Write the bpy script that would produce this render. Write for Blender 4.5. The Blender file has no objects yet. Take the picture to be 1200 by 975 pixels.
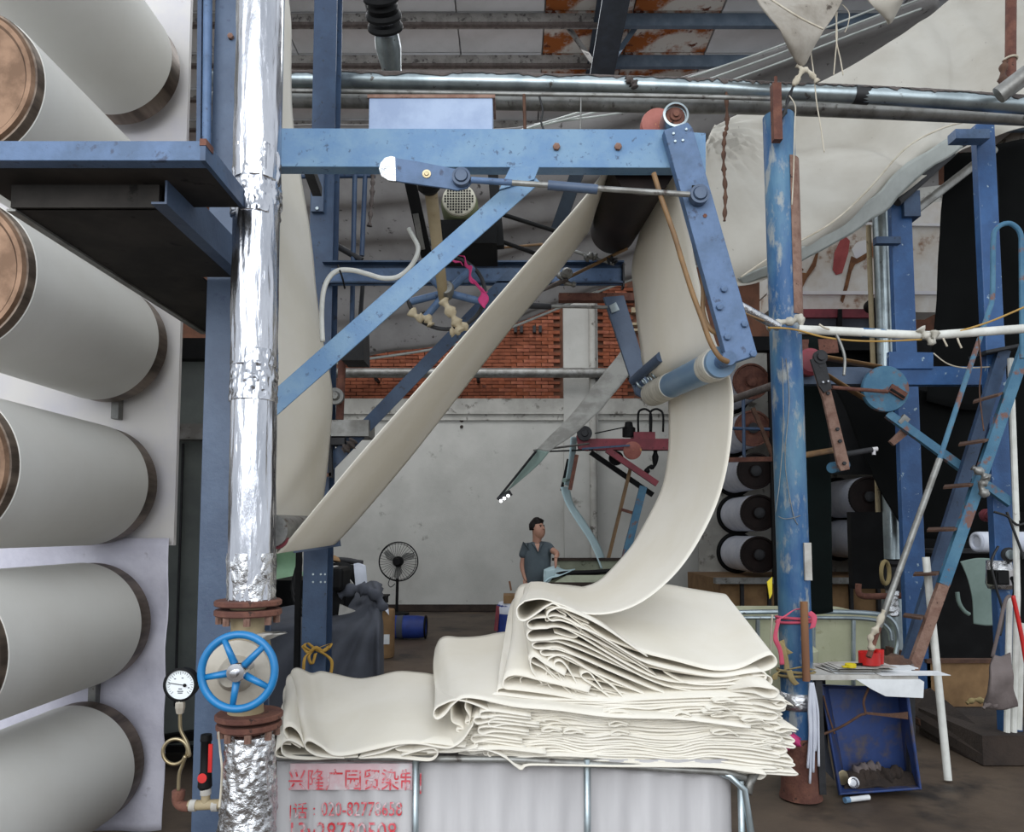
import bpy, bmesh, math, random
from mathutils import Vector, Matrix, noise as mn
random.seed(7)
SC = bpy.context.scene
COL = SC.collection
PI = math.pi
# ---------------------------------------------------------------- camera
EYE = 1.6; F = 870.0; PITCH = math.radians(4.0)
PPY = 622 - F*math.tan(PITCH)
cam = bpy.data.cameras.new('camera'); camo = bpy.data.objects.new('camera', cam); COL.objects.link(camo)
cam.sensor_fit = 'HORIZONTAL'; cam.sensor_width = 36; cam.lens = 36*F/1200
cam.shift_y = (PPY-487.5)/1200
camo.location = (0, 0, EYE); camo.rotation_euler = (PI/2+PITCH, 0, 0)
cam.clip_start = .05; cam.clip_end = 200
SC.camera = camo
# ---------------------------------------------------------------- world, light, exposure
w = bpy.data.worlds.new('world'); SC.world = w; w.use_nodes = True
bg = w.node_tree.nodes['Background']; bg.inputs[0].default_value = (.88, .94, 1, 1); bg.inputs[1].default_value = 0.95
def area(name, loc, rot, sx, sy, power, col=(1, 1, 1)):
    l = bpy.data.lights.new(name, 'AREA'); l.shape = 'RECTANGLE'; l.size = sx; l.size_y = sy; l.energy = power; l.color = col
    o = bpy.data.objects.new(name, l); o.location = loc; o.rotation_euler = rot; COL.objects.link(o); return o
area('open_front_daylight', (-1.5, -5, 5.0), (math.radians(68), 0, math.radians(-8)), 12, 6, 700, (.94, .975, 1))
area('added_overhead_fill', (-1.0, 10.0, 9.2), (0, 0, 0), 7, 5, 420, (.96, .98, 1))  # added fill lamp below the unbroken roof, to brighten the back wall
SC.view_settings.view_transform = 'Standard'; SC.view_settings.look = 'None'
SC.view_settings.gamma = 1; SC.view_settings.use_curve_mapping = False
SC.view_settings.exposure = 0.22
# ---------------------------------------------------------------- helpers
def W(px, py, Y):
    c, s = math.cos(PITCH), math.sin(PITCH); v = PPY-py
    d = Vector((px-600, F*c-v*s, F*s+v*c)); d *= Y/d.y
    return Vector((d.x, d.y, d.z+EYE))
def lin(h):
    r = []
    for i in (0, 2, 4):
        v = int(h[i:i+2], 16)/255
        r.append(v/12.92 if v <= .04045 else ((v+.055)/1.055)**2.4)
    return (*r, 1)
def mat(name, base, alt=None, scale=6, lo=.42, hi=.62, rough=.6, metal=0, bump=.0, bscale=40, spot=None, sscale=18, slo=.62, shi=.68,
        stretch=(1, 1, 1), trans=0, alpha=1, detail=6):
    m = bpy.data.materials.new(name); m.use_nodes = True; nt = m.node_tree; N = nt.nodes; L = nt.links
    p = N['Principled BSDF']; p.inputs['Roughness'].default_value = rough; p.inputs['Metallic'].default_value = metal
    tc = N.new('ShaderNodeTexCoord'); mp = N.new('ShaderNodeMapping'); mp.inputs['Scale'].default_value = stretch
    L.new(tc.outputs['Object'], mp.inputs[0])
    def ns(sc, lo_, hi_, d=detail):
        n = N.new('ShaderNodeTexNoise'); n.inputs['Scale'].default_value = sc; n.inputs['Detail'].default_value = d; n.inputs['Roughness'].default_value = .62
        L.new(mp.outputs[0], n.inputs['Vector'])
        r = N.new('ShaderNodeMapRange'); r.inputs['From Min'].default_value = lo_; r.inputs['From Max'].default_value = hi_; L.new(n.outputs['Fac'], r.inputs['Value'])
        return n, r
    def mix(f, a, b):
        x = N.new('ShaderNodeMix'); x.data_type = 'RGBA'; L.new(f, x.inputs['Factor'])
        for s_, v in ((6, a), (7, b)):
            if isinstance(v, tuple): x.inputs[s_].default_value = v
            else: L.new(v, x.inputs[s_])
        return x.outputs[2]
    col = lin(base)
    if alt:
        _, r = ns(scale, lo, hi); col = mix(r.outputs[0], col, lin(alt))
    if spot:
        _, r = ns(sscale, slo, shi, 10); col = mix(r.outputs[0], col, lin(spot))
    if isinstance(col, tuple): p.inputs['Base Color'].default_value = col
    else: L.new(col, p.inputs['Base Color'])
    if bump:
        n, _ = ns(bscale, 0, 1); b = N.new('ShaderNodeBump'); b.inputs['Strength'].default_value = bump; b.inputs['Distance'].default_value = .02
        L.new(n.outputs['Fac'], b.inputs['Height']); L.new(b.outputs[0], p.inputs['Normal'])
    if trans:
        t = N.new('ShaderNodeBsdfTranslucent'); t.inputs[0].default_value = lin(base)
        if not isinstance(col, tuple): L.new(col, t.inputs[0])
        ms = N.new('ShaderNodeMixShader'); ms.inputs[0].default_value = trans
        L.new(p.outputs[0], ms.inputs[1]); L.new(t.outputs[0], ms.inputs[2]); L.new(ms.outputs[0], N['Material Output'].inputs[0])
    if alpha < 1: p.inputs['Alpha'].default_value = alpha
    return m
def emit(name, col, st):
    m = bpy.data.materials.new(name); m.use_nodes = True; p = m.node_tree.nodes['Principled BSDF']
    p.inputs['Base Color'].default_value = lin(col); p.inputs['Emission Color'].default_value = lin(col); p.inputs['Emission Strength'].default_value = st
    return m
M = {}
def dm(k, *a, **kw): M[k] = mat(k, *a, **kw)
dm('blue_light', '53779b', '6585a0', 7, spot='38506c', sscale=34, slo=.6, shi=.68, rough=.5, bump=.15)
dm('blue_mid', '50688a', '435a78', 9, spot='34425c', sscale=24, slo=.6, shi=.66, rough=.55, bump=.2)
dm('blue_slate', '3b4a61', '46566d', 4, spot='33405a', sscale=30, slo=.62, shi=.7, rough=.5, bump=.12)
dm('blue_deep', '1d4472', '285283', 5, spot='8fa2ac', sscale=16, slo=.64, shi=.68, rough=.45, bump=.15)
dm('blue_worn', '23517f', '4e7690', 3.5, spot='8a9092', sscale=11, slo=.53, shi=.62, stretch=(1, 1, .4), rough=.5, bump=.25)
dm('blue_navy', '263a56', '314865', 5, spot='1d2838', sscale=26, slo=.6, shi=.68, rough=.5, bump=.1)
dm('blue_teal', '32607c', '436e86', 6, spot='6b4b42', sscale=9, slo=.55, shi=.62, rough=.6, bump=.2)
dm('blue_sheet', '8292ae', '94a3bc', 4, spot='a08070', sscale=9, slo=.68, shi=.78, rough=.6, bump=.1)
dm('wheel_blue', '14699f', '1a72ab', 5, rough=.35)
dm('dark_steel', '1c1c1f', '2a2a2d', 7, rough=.7, bump=.2)
dm('grey_steel', '6c6c6a', '83827e', 9, spot='4a3a30', sscale=14, rough=.5, metal=.6, bump=.15)
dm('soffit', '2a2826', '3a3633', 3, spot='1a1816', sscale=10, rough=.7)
dm('rust', '57342b', '6d4638', 12, spot='2b1a16', sscale=26, rough=.85, bump=.4)
dm('rust_light', '84695c', '6f5145', 14, spot='3a2620', sscale=26, rough=.85, bump=.4)
dm('galv', 'a9b4b8', '8d979b', 5, spot='5a5450', sscale=14, slo=.64, shi=.7, rough=.32, metal=.85)
dm('galv_dull', '8f8f8c', '75736f', 7, spot='4c4642', sscale=16, slo=.6, shi=.7, rough=.45, metal=.6, bump=.1)
dm('dust', '5b5350', '4a423f', 10, spot='302a28', sscale=30, rough=1, bump=.6)
dm('foil', 'cfcfd4', 'a9abb2', 5, spot='8c8478', sscale=7, slo=.66, shi=.76, rough=.2, metal=1, bump=.35, bscale=14, stretch=(1, 1, .18))
dm('foil_crumpled', 'd8d9dc', 'b2b2b4', 7, rough=.26, metal=1, bump=.9, bscale=14)
dm('cream', 'ebe6dc', 'e5dfd2', 1.5, rough=.95, trans=.15)
dm('grey_web', 'a8a7a2', '8e8c87', 5, rough=.9, trans=.45)
dm('cream_edge', 'ecdcc0', 'e6d3b4', 3, rough=.95)
dm('roll_cloth', 'd6d5d1', 'd0cec9', 1.2, rough=.9)
dm('roll_band', '7a6c60', '4f443c', 9, rough=.45, metal=.65, stretch=(1, .15, 1))
dm('roll_rim', '7d6350', '5d4737', 7, rough=.4, metal=.7)
dm('roll_disc', 'b5ad9e', '9a8e7c', 5, spot='5a4a3a', sscale=12, rough=.6, metal=.3)
dm('panel_white', 'cdc9c6', 'c2bfc4', 2, spot='8f7a68', sscale=5, slo=.68, shi=.8, rough=.6)
dm('film', 'bfbdcb', 'd2d0dc', 3, spot='8f8a95', sscale=8, slo=.66, shi=.76, rough=.5, bump=.3, bscale=6)
dm('panel_green', '6a716d', '5c6260', 3, rough=.7)
dm('plaster', 'b9b8b3', 'a9a8a3', 1.1, .4, .7, spot='7d7b74', sscale=3.2, slo=.64, shi=.74, rough=.95, bump=.2)
dm('plaster_dirty', '9f9d97', 'b3b1ab', 2, spot='5f5b55', sscale=5, slo=.58, shi=.66, rough=.95, bump=.2)
dm('brick', 'a05f45', '88492f', 3, spot='5b3426', sscale=9, rough=.95, bump=.3)
dm('brick2', '8c5038', '74402c', 3, spot='4e2c22', sscale=9, rough=.95, bump=.3)
dm('brick3', 'b06e52', '945642', 3, spot='6a3a2a', sscale=9, rough=.95, bump=.3)
dm('mortar', '75503f', '5e4236', 4, rough=1)
dm('floor', '5a4c3f', '463a30', 1.2, spot='2c2520', sscale=1.8, slo=.52, shi=.66, rough=.62, bump=.3, bscale=8)
dm('dirt', '3a302a', '2c2420', 4, rough=1, bump=.5)
dm('roof_panel', 'd2d2d4', 'c6c6c7', 1.5, spot='7a7674', sscale=7, slo=.66, shi=.74, rough=.8)
dm('roof_rust', 'cac5be', '96521f', 1.6, .46, .56, spot='5f2c14', sscale=5, slo=.58, shi=.64, rough=.9)
dm('purlin', '8d8a86', '75716e', 5, spot='454140', sscale=12, slo=.55, shi=.64, rough=.9, bump=.4)
dm('purlin_blue', '4b5866', '5a6674', 5, rough=.7)
dm('girder', '232b34', '2d3742', 4, rough=.6)
dm('tarp', 'a3a09f', '949190', 1.8, .4, .65, spot='4a4644', sscale=9, slo=.62, shi=.69, rough=.8, stretch=(1, 1, 1), trans=.25)
dm('canvas', 'd0ccc3', 'bfb9ae', 1.4, .38, .7, spot='7d736a', sscale=16, slo=.68, shi=.73, rough=.85, trans=.35)
dm('canvas_dirty', 'a9a298', '8f877c', 5, spot='544b44', sscale=10, rough=.9, trans=.2)
dm('plastic_clear', 'c4c8c4', 'b2b6b2', 3, rough=.25, trans=.4)
dm('stained', 'c9c5c0', 'b9aea2', 2.2, spot='7a5236', sscale=2.6, slo=.58, shi=.66, rough=.85)
dm('stain_red', '9c4a48', '8a3c3c', 6, rough=.9)
dm('stain_brown', '5b3a24', '7a5234', 8, rough=.95)
dm('black_cloth', '060707', '090a0a', 3, rough=1)
dm('black_green', '0a100f', '0c1413', 3, rough=1)
dm('black', '0c0c0d', '141415', 5, rough=.6)
dm('rubber', '1b1413', '241b19', 5, rough=.6)
dm('grey_cloth', '4a4d56', '40434b', 3, rough=.95)
dm('bag_cloth', '6e6462', '625856', 4, rough=.95, bump=.3)
dm('roller_blue', '5b7791', '667f97', 4, rough=.4)
dm('tape_white', 'bcb8ad', 'a29d92', 9, stretch=(1, 5, 1), spot='6a655c', sscale=14, rough=.6, bump=.3)
dm('pvc', 'd2d2cc', 'c0bfb8', 6, spot='7a6a5a', sscale=16, slo=.68, shi=.75, rough=.4)
dm('wood', '8a6242', '75503a', 4, stretch=(1, 1, .2), rough=.8)
dm('cane', '7a5c38', '664c30', 8, rough=.6)
dm('red_tape', 'c21f1c', 'a81816', 5, rough=.4)
dm('red_paint', '7e2f3a', '6a2731', 5, spot='3a1a20', sscale=14, rough=.6)
dm('red_pulley', '94584e', '84493f', 8, spot='d0a060', sscale=12, rough=.7)
dm('yellow', 'd8c41e', 'c8b416', 5, rough=.4)
dm('pink', 'c23a74', 'b03068', 5, rough=.8)
dm('pink_ribbon', 'cf5870', 'bb4a62', 5, rough=.8)
dm('khaki', '9b8a60', '847450', 6, rough=.95)
dm('beige_rag', 'b8ab92', 'a4967c', 6, rough=.95, bump=.3)
dm('gold_ribbon', 'b08a3c', '987630', 6, rough=.8)
dm('paper', 'd8dadc', 'c9cbcd', 5, rough=.8)
dm('paper_dirty', 'b9b7b2', '9a958e', 6, rough=.9)
dm('bin_blue', '2f4478', '283a68', 4, spot='5a5048', sscale=7, slo=.5, shi=.7, rough=.5)
dm('tank', 'c8c5c6', 'bdbabb', 2, rough=.35, trans=.3, stretch=(3, 1, .4))
dm('tank_old', 'b3b398', 'a3a487', 2, spot='8a8768', sscale=5, rough=.6)
dm('print_red', 'c22c36', 'd0606a', 14, .4, .6, spot='c8b8bb', sscale=24, slo=.5, shi=.6, rough=.5)
dm('print_pink', 'c9b0b4', 'b98f95', 5, .4, .7, spot='c8c5c6', sscale=8, slo=.5, shi=.7, rough=.5)
dm('valve_body', '8c7d60', '9b8c70', 6, spot='5a4c3a', sscale=14, rough=.7)
dm('valve_plate', 'b7b0a4', 'a59d90', 6, rough=.5, metal=.3)
dm('chrome', 'c9c9cc', 'b4b4b8', 6, rough=.2, metal=1)
dm('brass', 'a5987c', '8f8062', 6, rough=.3, metal=.8)
dm('dial', 'e3e8ea', None, rough=.3)
dm('motor_green', '6d7355', '5c6248', 6, rough=.7)
dm('motor_grille', 'c9c5b4', 'b4b09f', 6, rough=.7)
dm('green_sheet', '9fc6a2', 'aed2b0', 3, rough=.8, trans=.3)
dm('cyan_cloth', 'c4dade', 'b6ced4', 3, rough=.9, trans=.2)
dm('white_cloth', 'cfd2dc', 'bfc3d0', 4, rough=.95)
dm('tub', '8f9380', '7b7f6d', 3, spot='4c4a3c', sscale=6, rough=.85)
dm('skin', 'a97f6b', 'a07562', 8, rough=.6)
dm('hair', '120e0d', '1a1513', 8, rough=.5)
dm('polo', '4b555b', '424b51', 5, rough=.9)
dm('trousers', '12151c', '181c24', 5, rough=.9)
dm('string', 'c0b8a8', 'a89e8c', 9, rough=.95)
dm('rope_dark', '5c4234', '4a342a', 9, rough=.95, bump=.4)
dm('wire_yellow', 'a8843e', '96743a', 9, rough=.6)
dm('wire_black', '18181a', None, rough=.5)
dm('cardboard', '8c6e4c', '7a5e40', 5, rough=.9)
dm('basket_blue', '1d3680', '182c6c', 5, rough=.6)
dm('mint_plate', '74867f', '6a7c75', 4, rough=.7)
for k_ in ('hair', 'black_cloth', 'black_green', 'black', 'rubber', 'soffit'):
    M[k_].node_tree.nodes['Principled BSDF'].inputs['Specular IOR Level'].default_value = .15
M['led'] = emit('led', 'ffffff', 3.0)

WL = {}
def setp(o, label=None, cat=None, group=None, kind=None):
    if label: o['label'] = label
    if cat: o['category'] = cat
    if group: o['group'] = group
    if kind: o['kind'] = kind
def thing(name, label, cat, loc, group=None):
    o = bpy.data.objects.new(name, None); COL.objects.link(o); o.location = Vector(loc); o.empty_display_size = .1
    WL[o.name] = Vector(loc); setp(o, label, cat, group); return o
def fin(name, bm, m, parent=None, smooth=False, label=None, solid=0, sub=0, kind=None, mats=None, bevel=0):
    me = bpy.data.meshes.new(name); 
    vs = [v.co for v in bm.verts]
    c = Vector([(min(v[i] for v in vs)+max(v[i] for v in vs))/2 for i in range(3)])
    for v in bm.verts: v.co -= c
    if not solid: bmesh.ops.recalc_face_normals(bm, faces=bm.faces)
    for f in bm.faces: f.smooth = bool(smooth)
    bm.to_mesh(me); bm.free()
    for k in (mats or [m]): me.materials.append(M[k])
    o = bpy.data.objects.new(name, me); COL.objects.link(o)
    base = Vector((0, 0, 0))
    if parent is not None: o.parent = parent; base = WL[parent.name]
    o.location = c-base; WL[o.name] = c
    if solid:
        s = o.modifiers.new('solid', 'SOLIDIFY'); s.thickness = solid; s.offset = 0
    if bevel:
        b = o.modifiers.new('bev', 'BEVEL'); b.width = bevel; b.segments = 2; b.limit_method = 'ANGLE'
    if sub:
        s = o.modifiers.new('sub', 'SUBSURF'); s.levels = sub; s.render_levels = sub
    if smooth == 'auto':
        for f in me.polygons: f.use_smooth = True
        try:
            me.set_sharp_from_angle(angle=math.radians(35))
        except Exception: pass
    if label: o['label'] = label
    if kind: o['kind'] = kind
    return o
part = fin
def solo(name, bm, m, label, cat, group=None, **kw):
    o = fin(name, bm, m, None, **kw); setp(o, label, cat, group); return o
def struct(name, bm, m, **kw):
    o = fin(name, bm, m, None, **kw); o['kind'] = 'structure'; return o
def B(): return bmesh.new()
def abox(bm, x0, x1, y0, y1, z0, z1):
    v = [bm.verts.new(p) for p in ((x0,y0,z0),(x1,y0,z0),(x1,y1,z0),(x0,y1,z0),(x0,y0,z1),(x1,y0,z1),(x1,y1,z1),(x0,y1,z1))]
    for f in ((0,3,2,1),(4,5,6,7),(0,1,5,4),(1,2,6,5),(2,3,7,6),(3,0,4,7)): bm.faces.new([v[i] for i in f])
    return bm
def frame(a, b, hint=(0, 1, 0)):
    t = (Vector(b)-Vector(a)).normalized(); h = Vector(hint)
    if abs(t.dot(h)) > .97: h = Vector((0, 0, 1)) if abs(t.z) < .9 else Vector((1, 0, 0))
    u = t.cross(h).normalized(); v = u.cross(t).normalized(); return t, u, v
def bar(bm, a, b, w, d, hint=(0, 1, 0)):   # w across, d along the hint direction
    a = Vector(a); b = Vector(b); t, u, v = frame(a, b, hint)
    q = [(-w/2, -d/2), (w/2, -d/2), (w/2, d/2), (-w/2, d/2)]
    A = [bm.verts.new(a+u*x+v*y) for x, y in q]; Bv = [bm.verts.new(b+u*x+v*y) for x, y in q]
    bm.faces.new(A[::-1]); bm.faces.new(Bv)
    for i in range(4): bm.faces.new((A[i], A[(i+1) % 4], Bv[(i+1) % 4], Bv[i]))
    return bm
def prof(bm, pts, a, b, hint=(0, 1, 0)):
    a = Vector(a); b = Vector(b); t, u, v = frame(a, b, hint)
    A = [bm.verts.new(a+u*x+v*y) for x, y in pts]; Bv = [bm.verts.new(b+u*x+v*y) for x, y in pts]
    bm.faces.new(A[::-1]); bm.faces.new(Bv); n = len(pts)
    for i in range(n): bm.faces.new((A[i], A[(i+1) % n], Bv[(i+1) % n], Bv[i]))
    return bm
def chan(w, d, t, flip=1):   # C section: web across w, flanges go to +d*flip
    return [(-w/2, 0), (w/2, 0), (w/2, d*flip), (w/2-t, d*flip), (w/2-t, t*flip), (-w/2+t, t*flip), (-w/2+t, d*flip), (-w/2, d*flip)]
def ibeam(w, d, t):
    return [(-w/2,-d/2),(w/2,-d/2),(w/2,-d/2+t),(t/2,-d/2+t),(t/2,d/2-t),(w/2,d/2-t),(w/2,d/2),(-w/2,d/2),(-w/2,d/2-t),(-t/2,d/2-t),(-t/2,-d/2+t),(-w/2,-d/2+t)]
def tube(bm, pts, r, n=8, closed=False, cap=True, rs=None):
    pts = [Vector(p) for p in pts]; m = len(pts); rings = []; pu = None
    for i, p in enumerate(pts):
        if closed: t = (pts[(i+1) % m]-pts[i-1])
        else: t = (pts[min(i+1, m-1)]-pts[max(i-1, 0)])
        t.normalize()
        if pu is None:
            u = t.cross(Vector((0, 1, .13))); 
            if u.length < .2: u = t.cross(Vector((1, 0, .1)))
        else: u = pu - t*pu.dot(t)
        u.normalize(); pu = u; v = t.cross(u)
        rr = rs[i] if rs else r
        rings.append([bm.verts.new(p+(u*math.cos(2*PI*k/n)+v*math.sin(2*PI*k/n))*rr) for k in range(n)])
    for i in range(m if closed else m-1):
        a = rings[i]; b = rings[(i+1) % m]
        for k in range(n): bm.faces.new((a[k], a[(k+1) % n], b[(k+1) % n], b[k]))
    if cap and not closed: bm.faces.new(rings[0][::-1]); bm.faces.new(rings[-1])
    return bm
def cyl(bm, a, b, r, n=20, r2=None):
    return tube(bm, [a, b], r, n, rs=[r, r2 if r2 is not None else r])
def lathe(bm, c, axis, prof_, n=24):   # prof_: (distance along axis, radius)
    c = Vector(c); ax = Vector(axis).normalized(); u = ax.cross(Vector((.1, .2, 1)) if abs(ax.z) < .9 else Vector((1, 0, 0))).normalized(); v = ax.cross(u)
    rings = []
    for d, r in prof_:
        if r < 1e-5: rings.append([bm.verts.new(c+ax*d)])
        else: rings.append([bm.verts.new(c+ax*d+(u*math.cos(2*PI*k/n)+v*math.sin(2*PI*k/n))*r) for k in range(n)])
    for a, b in zip(rings, rings[1:]):
        if len(a) == 1 and len(b) == 1: continue
        for k in range(n):
            k2 = (k+1) % n
            if len(a) == 1: bm.faces.new((a[0], b[k2], b[k]))
            elif len(b) == 1: bm.faces.new((a[k], a[k2], b[0]))
            else: bm.faces.new((a[k], a[k2], b[k2], b[k]))
    if len(rings[0]) > 1: bm.faces.new(rings[0][::-1])
    if len(rings[-1]) > 1: bm.faces.new(rings[-1])
    return bm
def ring(bm, c, axis, R, r, n=40, m=8):
    c = Vector(c); ax = Vector(axis).normalized(); u = ax.cross(Vector((.1, .2, 1)) if abs(ax.z) < .9 else Vector((1, 0, 0))).normalized(); v = ax.cross(u)
    return tube(bm, [c+(u*math.cos(2*PI*k/n)+v*math.sin(2*PI*k/n))*R for k in range(n)], r, m, closed=True)
def prism(bm, pts, thick, dirv=(0, 1, 0)):
    d = Vector(dirv)*thick; A = [bm.verts.new(p) for p in pts]; Bv = [bm.verts.new(Vector(p)+d) for p in pts]
    bm.faces.new(A); bm.faces.new(Bv[::-1]); n = len(pts)
    for i in range(n): bm.faces.new((A[(i+1) % n], A[i], Bv[i], Bv[(i+1) % n]))
    return bm
def pprism(bm, pxs, Y, thick): return prism(bm, [W(x, y, Y) for x, y in pxs], thick)
def spl(pts, n):
    pts = [Vector(p) for p in pts]; m = len(pts); out = []
    for i in range(n+1):
        t = i/n*(m-1); k = min(int(t), m-2); f = t-k
        p0 = pts[max(k-1, 0)]; p1 = pts[k]; p2 = pts[k+1]; p3 = pts[min(k+2, m-1)]
        out.append(.5*((2*p1)+(p2-p0)*f+(2*p0-5*p1+4*p2-p3)*f*f+(3*p1-p0-3*p2+p3)*f**3))
    return out
def ruled(bm, A, Bp, n=60, m=8, wob=0, ws=2.0, seed=0, mid=None, bulge=0):
    a = spl(A, n); b = spl(Bp, n); c = spl(mid, n) if mid else None; G = []
    for i in range(n+1):
        row = []
        for j in range(m+1):
            s = j/m
            if c: p = a[i]*(1-s)*(1-2*s)+c[i]*4*s*(1-s)+b[i]*s*(2*s-1)
            else: p = a[i].lerp(b[i], s)
            if wob:
                q = Vector((p.x*ws, p.y*ws*.6, p.z*ws+seed*3.1)); e = 1
                p = p+Vector((mn.noise(q), 0, mn.noise(q+Vector((5, 9, 2)))))*wob*e
            row.append(bm.verts.new(p))
        G.append(row)
    for i in range(n):
        for j in range(m): bm.faces.new((G[i][j], G[i+1][j], G[i+1][j+1], G[i][j+1]))
    return bm
def PW(l, Y): return [W(p[0], p[1], p[2] if len(p) > 2 else Y) for p in l]
def grid(bm, rows, n=24, m=24, wob=0, ws=2, seed=0, ax=(0, 1, 0)):   # rows: list of rows of world points; spline both ways
    R = [spl(r, n) for r in rows]; cols = [spl([r[i] for r in R], m) for i in range(n+1)]; G = []
    for i in range(n+1):
        row = []
        for j in range(m+1):
            p = cols[i][j]
            if wob: p = p+Vector(ax)*mn.noise(p*ws+Vector((seed, 0, 0)))*wob
            row.append(bm.verts.new(p))
        G.append(row)
    for i in range(n):
        for j in range(m): bm.faces.new((G[i][j], G[i+1][j], G[i+1][j+1], G[i][j+1]))
    return bm
def bolt(bm, c, r=.012, h=.012, ax=(0, -1, 0)): return lathe(bm, c, ax, [(0, r), (h, r), (h*1.1, r*.8)], 6)
def dup(root, off, label=None, name=None):
    def cp(o, par, off):
        c = o.copy(); COL.objects.link(c); c.parent = par
        if off is not None: c.location = o.location+Vector(off)
        WL[c.name] = WL[o.name]+Vector(offv)
        for ch in kids.get(o.name, []): cp(ch, c, None)
        return c
    offv = off; kids = {}
    for o in COL.objects:
        if o.parent: kids.setdefault(o.parent.name, []).append(o)
    r = cp(root, None, off)
    if label: r['label'] = label
    return r
# ================================================================ SETTING
bm = B(); 
fx = [-8+i*.5 for i in range(37)]; fy = [-6+i*.5 for i in range(45)]
V = [[bm.verts.new((x, y, .0 if y < 1 else .012*mn.noise(Vector((x*1.3, y*1.3, 0)))-.012)) for y in fy] for x in fx]
for i in range(36):
    for j in range(44): bm.faces.new((V[i][j], V[i+1][j], V[i+1][j+1], V[i][j+1]))
struct('floor', bm, 'floor', smooth=True)
YW = 15.0
SPL = W(600, 490, YW).z; BR1 = W(600, 366-20, YW).z; LED0 = W(600, 486, YW).z; LED1 = W(600, 468, YW).z
wb = struct('wall_back', abox(B(), -8, 10, YW, YW+.3, 0, LED0), 'plaster')
part('upper_wall', abox(B(), -8, 10, YW+.04, YW+.3, LED0, 9.6), 'mortar', wb)
struct('trim_1', abox(abox(B(), -8, 10, YW-.1, YW+.04, LED0, LED1), -8, 10, YW-.05, YW, LED0-.12, LED0), 'plaster_dirty')
# pilaster
xa = W(660, 450, YW).x; xb = W(700, 450, YW).x
struct('trim_2', abox(B(), xa, xb, YW-.12, YW+.04, 0, 9.6), 'plaster')
# bricks, laid one by one
bw, bh = .24, .063
z0 = LED1; rows = int((W(600, 330, YW).z-z0)/(bh+.012)); cand = []
random.seed(3)
mesh_b = []
for k in range(6):
    b_ = abox(B(), -bw/2, bw/2, -.05, .05, -bh/2, bh/2); me = bpy.data.meshes.new('brick'); bmesh.ops.recalc_face_normals(b_, faces=b_.faces)
    for v in b_.verts: v.co += Vector((random.uniform(-.004, .004), random.uniform(-.008, .008), random.uniform(-.004, .004)))
    b_.to_mesh(me); b_.free(); me.materials.append(M[['brick', 'brick2', 'brick3'][k % 3]]); mesh_b.append(me)
x_l = W(404, 430, YW).x; x_r = W(740, 430, YW).x
stuffb = B()
for r in range(rows):
    z = z0+bh/2+.006+r*(bh+.012); x = x_l+(bw/2 if r % 2 else 0)
    while x < x_r:
        if not (xa-bw/2 < x < xb+bw/2):
            cand.append((x+random.uniform(-.004, .004), z))
        x += bw+.012
def bvis(c):
    px = 600+c[0]*870/YW; py = 622-(c[1]-1.6)*870/YW
    s = 0 if 470 < px < 735 else 2
    if py > 445: s -= .5
    if px < 700: s += abs(py-430)/200
    else: s += abs(py-400)/200
    # hidden by the diagonal web
    if abs(px-(606-(py-366)*.82)) < 35: s += 5
    return s
cand.sort(key=bvis)
for i, (x, z) in enumerate(cand):
    pro = YW+.04-.04+random.uniform(-.012, .006)
    if i < 290:
        o = bpy.data.objects.new('brick', mesh_b[random.randrange(6)]); COL.objects.link(o); o.parent = wb
        o.location = Vector((x, pro+.03, z))-WL[wb.name]
    else: abox(stuffb, x-bw/2, x+bw/2, pro-.01, pro+.06, z-bh/2, z+bh/2)
part('brick_courses', stuffb, 'brick2', wb, kind='stuff')
# three pale bricks that stick out by the right part of the band
for px, py, ww in ((733, 351, .14), (744, 365, .16), (744, 381, .14), (744, 388, .14)):
    p = W(px, py, YW-.02); part('pale_brick', abox(B(), p.x-ww/2, p.x+ww/2, p.y-.09, p.y+.05, p.z-.045 if py < 370 else p.z-.02, p.z+.06 if py < 370 else p.z+.03), 'beige_rag', wb, label='pale brick standing out of the brick band')
for px in (604, 611, 626, 633):
    p = W(px, 386, YW-.03); part('clip', abox(B(), p.x-.03, p.x+.03, p.y-.08, p.y+.02, p.z-.08, p.z+.06), 'dark_steel', wb)
struct('baseboard_back', abox(B(), -8, 10, YW-.06, YW, 0, .13), 'dirt')
struct('wall_right', abox(B(), 10, 10.3, 8, 15.3, 0, 9.6), 'plaster_dirty')
struct('wall_left', abox(B(), -8.3, -8, 5, 15.3, 0, 9.6), 'plaster_dirty')
# ceiling: single panels between purlins
ZC = 9.5
ce = struct('ceiling', abox(B(), -8.3, 10.3, 7.5, 15.4, ZC+.1, ZC+.2), 'roof_panel')
ny = [7.6, 8.9, 10.15, 11.4, 12.4+.2, 13.7, 15.1]
def rowY(py): 
    # depth at which the roof plane crosses this picture row
    a = W(600, py, 1.0); return (ZC-EYE)/(a.z-EYE)
ny = [rowY(-70), rowY(-25), rowY(14), rowY(63), rowY(104), rowY(140), 15.2]
random.seed(5)
for j in range(len(ny)-1):
    x = -7.6; 
    while x < 9.6:
        wd = 1.35
        px = 600+(x+wd/2)*870/((ny[j]+ny[j+1])/2)
        rusty = (j in (1, 2, 3)) and 620 < px < 850
        if j == 2 and 690 < px < 740: rusty = True
        part('ceiling_panel', abox(B(), x+.012, x+wd-.012, ny[j]+.02, ny[j+1]-.02, ZC+random.uniform(-.012, .012), ZC+.08), 'roof_rust' if rusty else 'roof_panel', ce, label='rust-eaten ceiling panel' if rusty else None)
        x += wd
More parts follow.
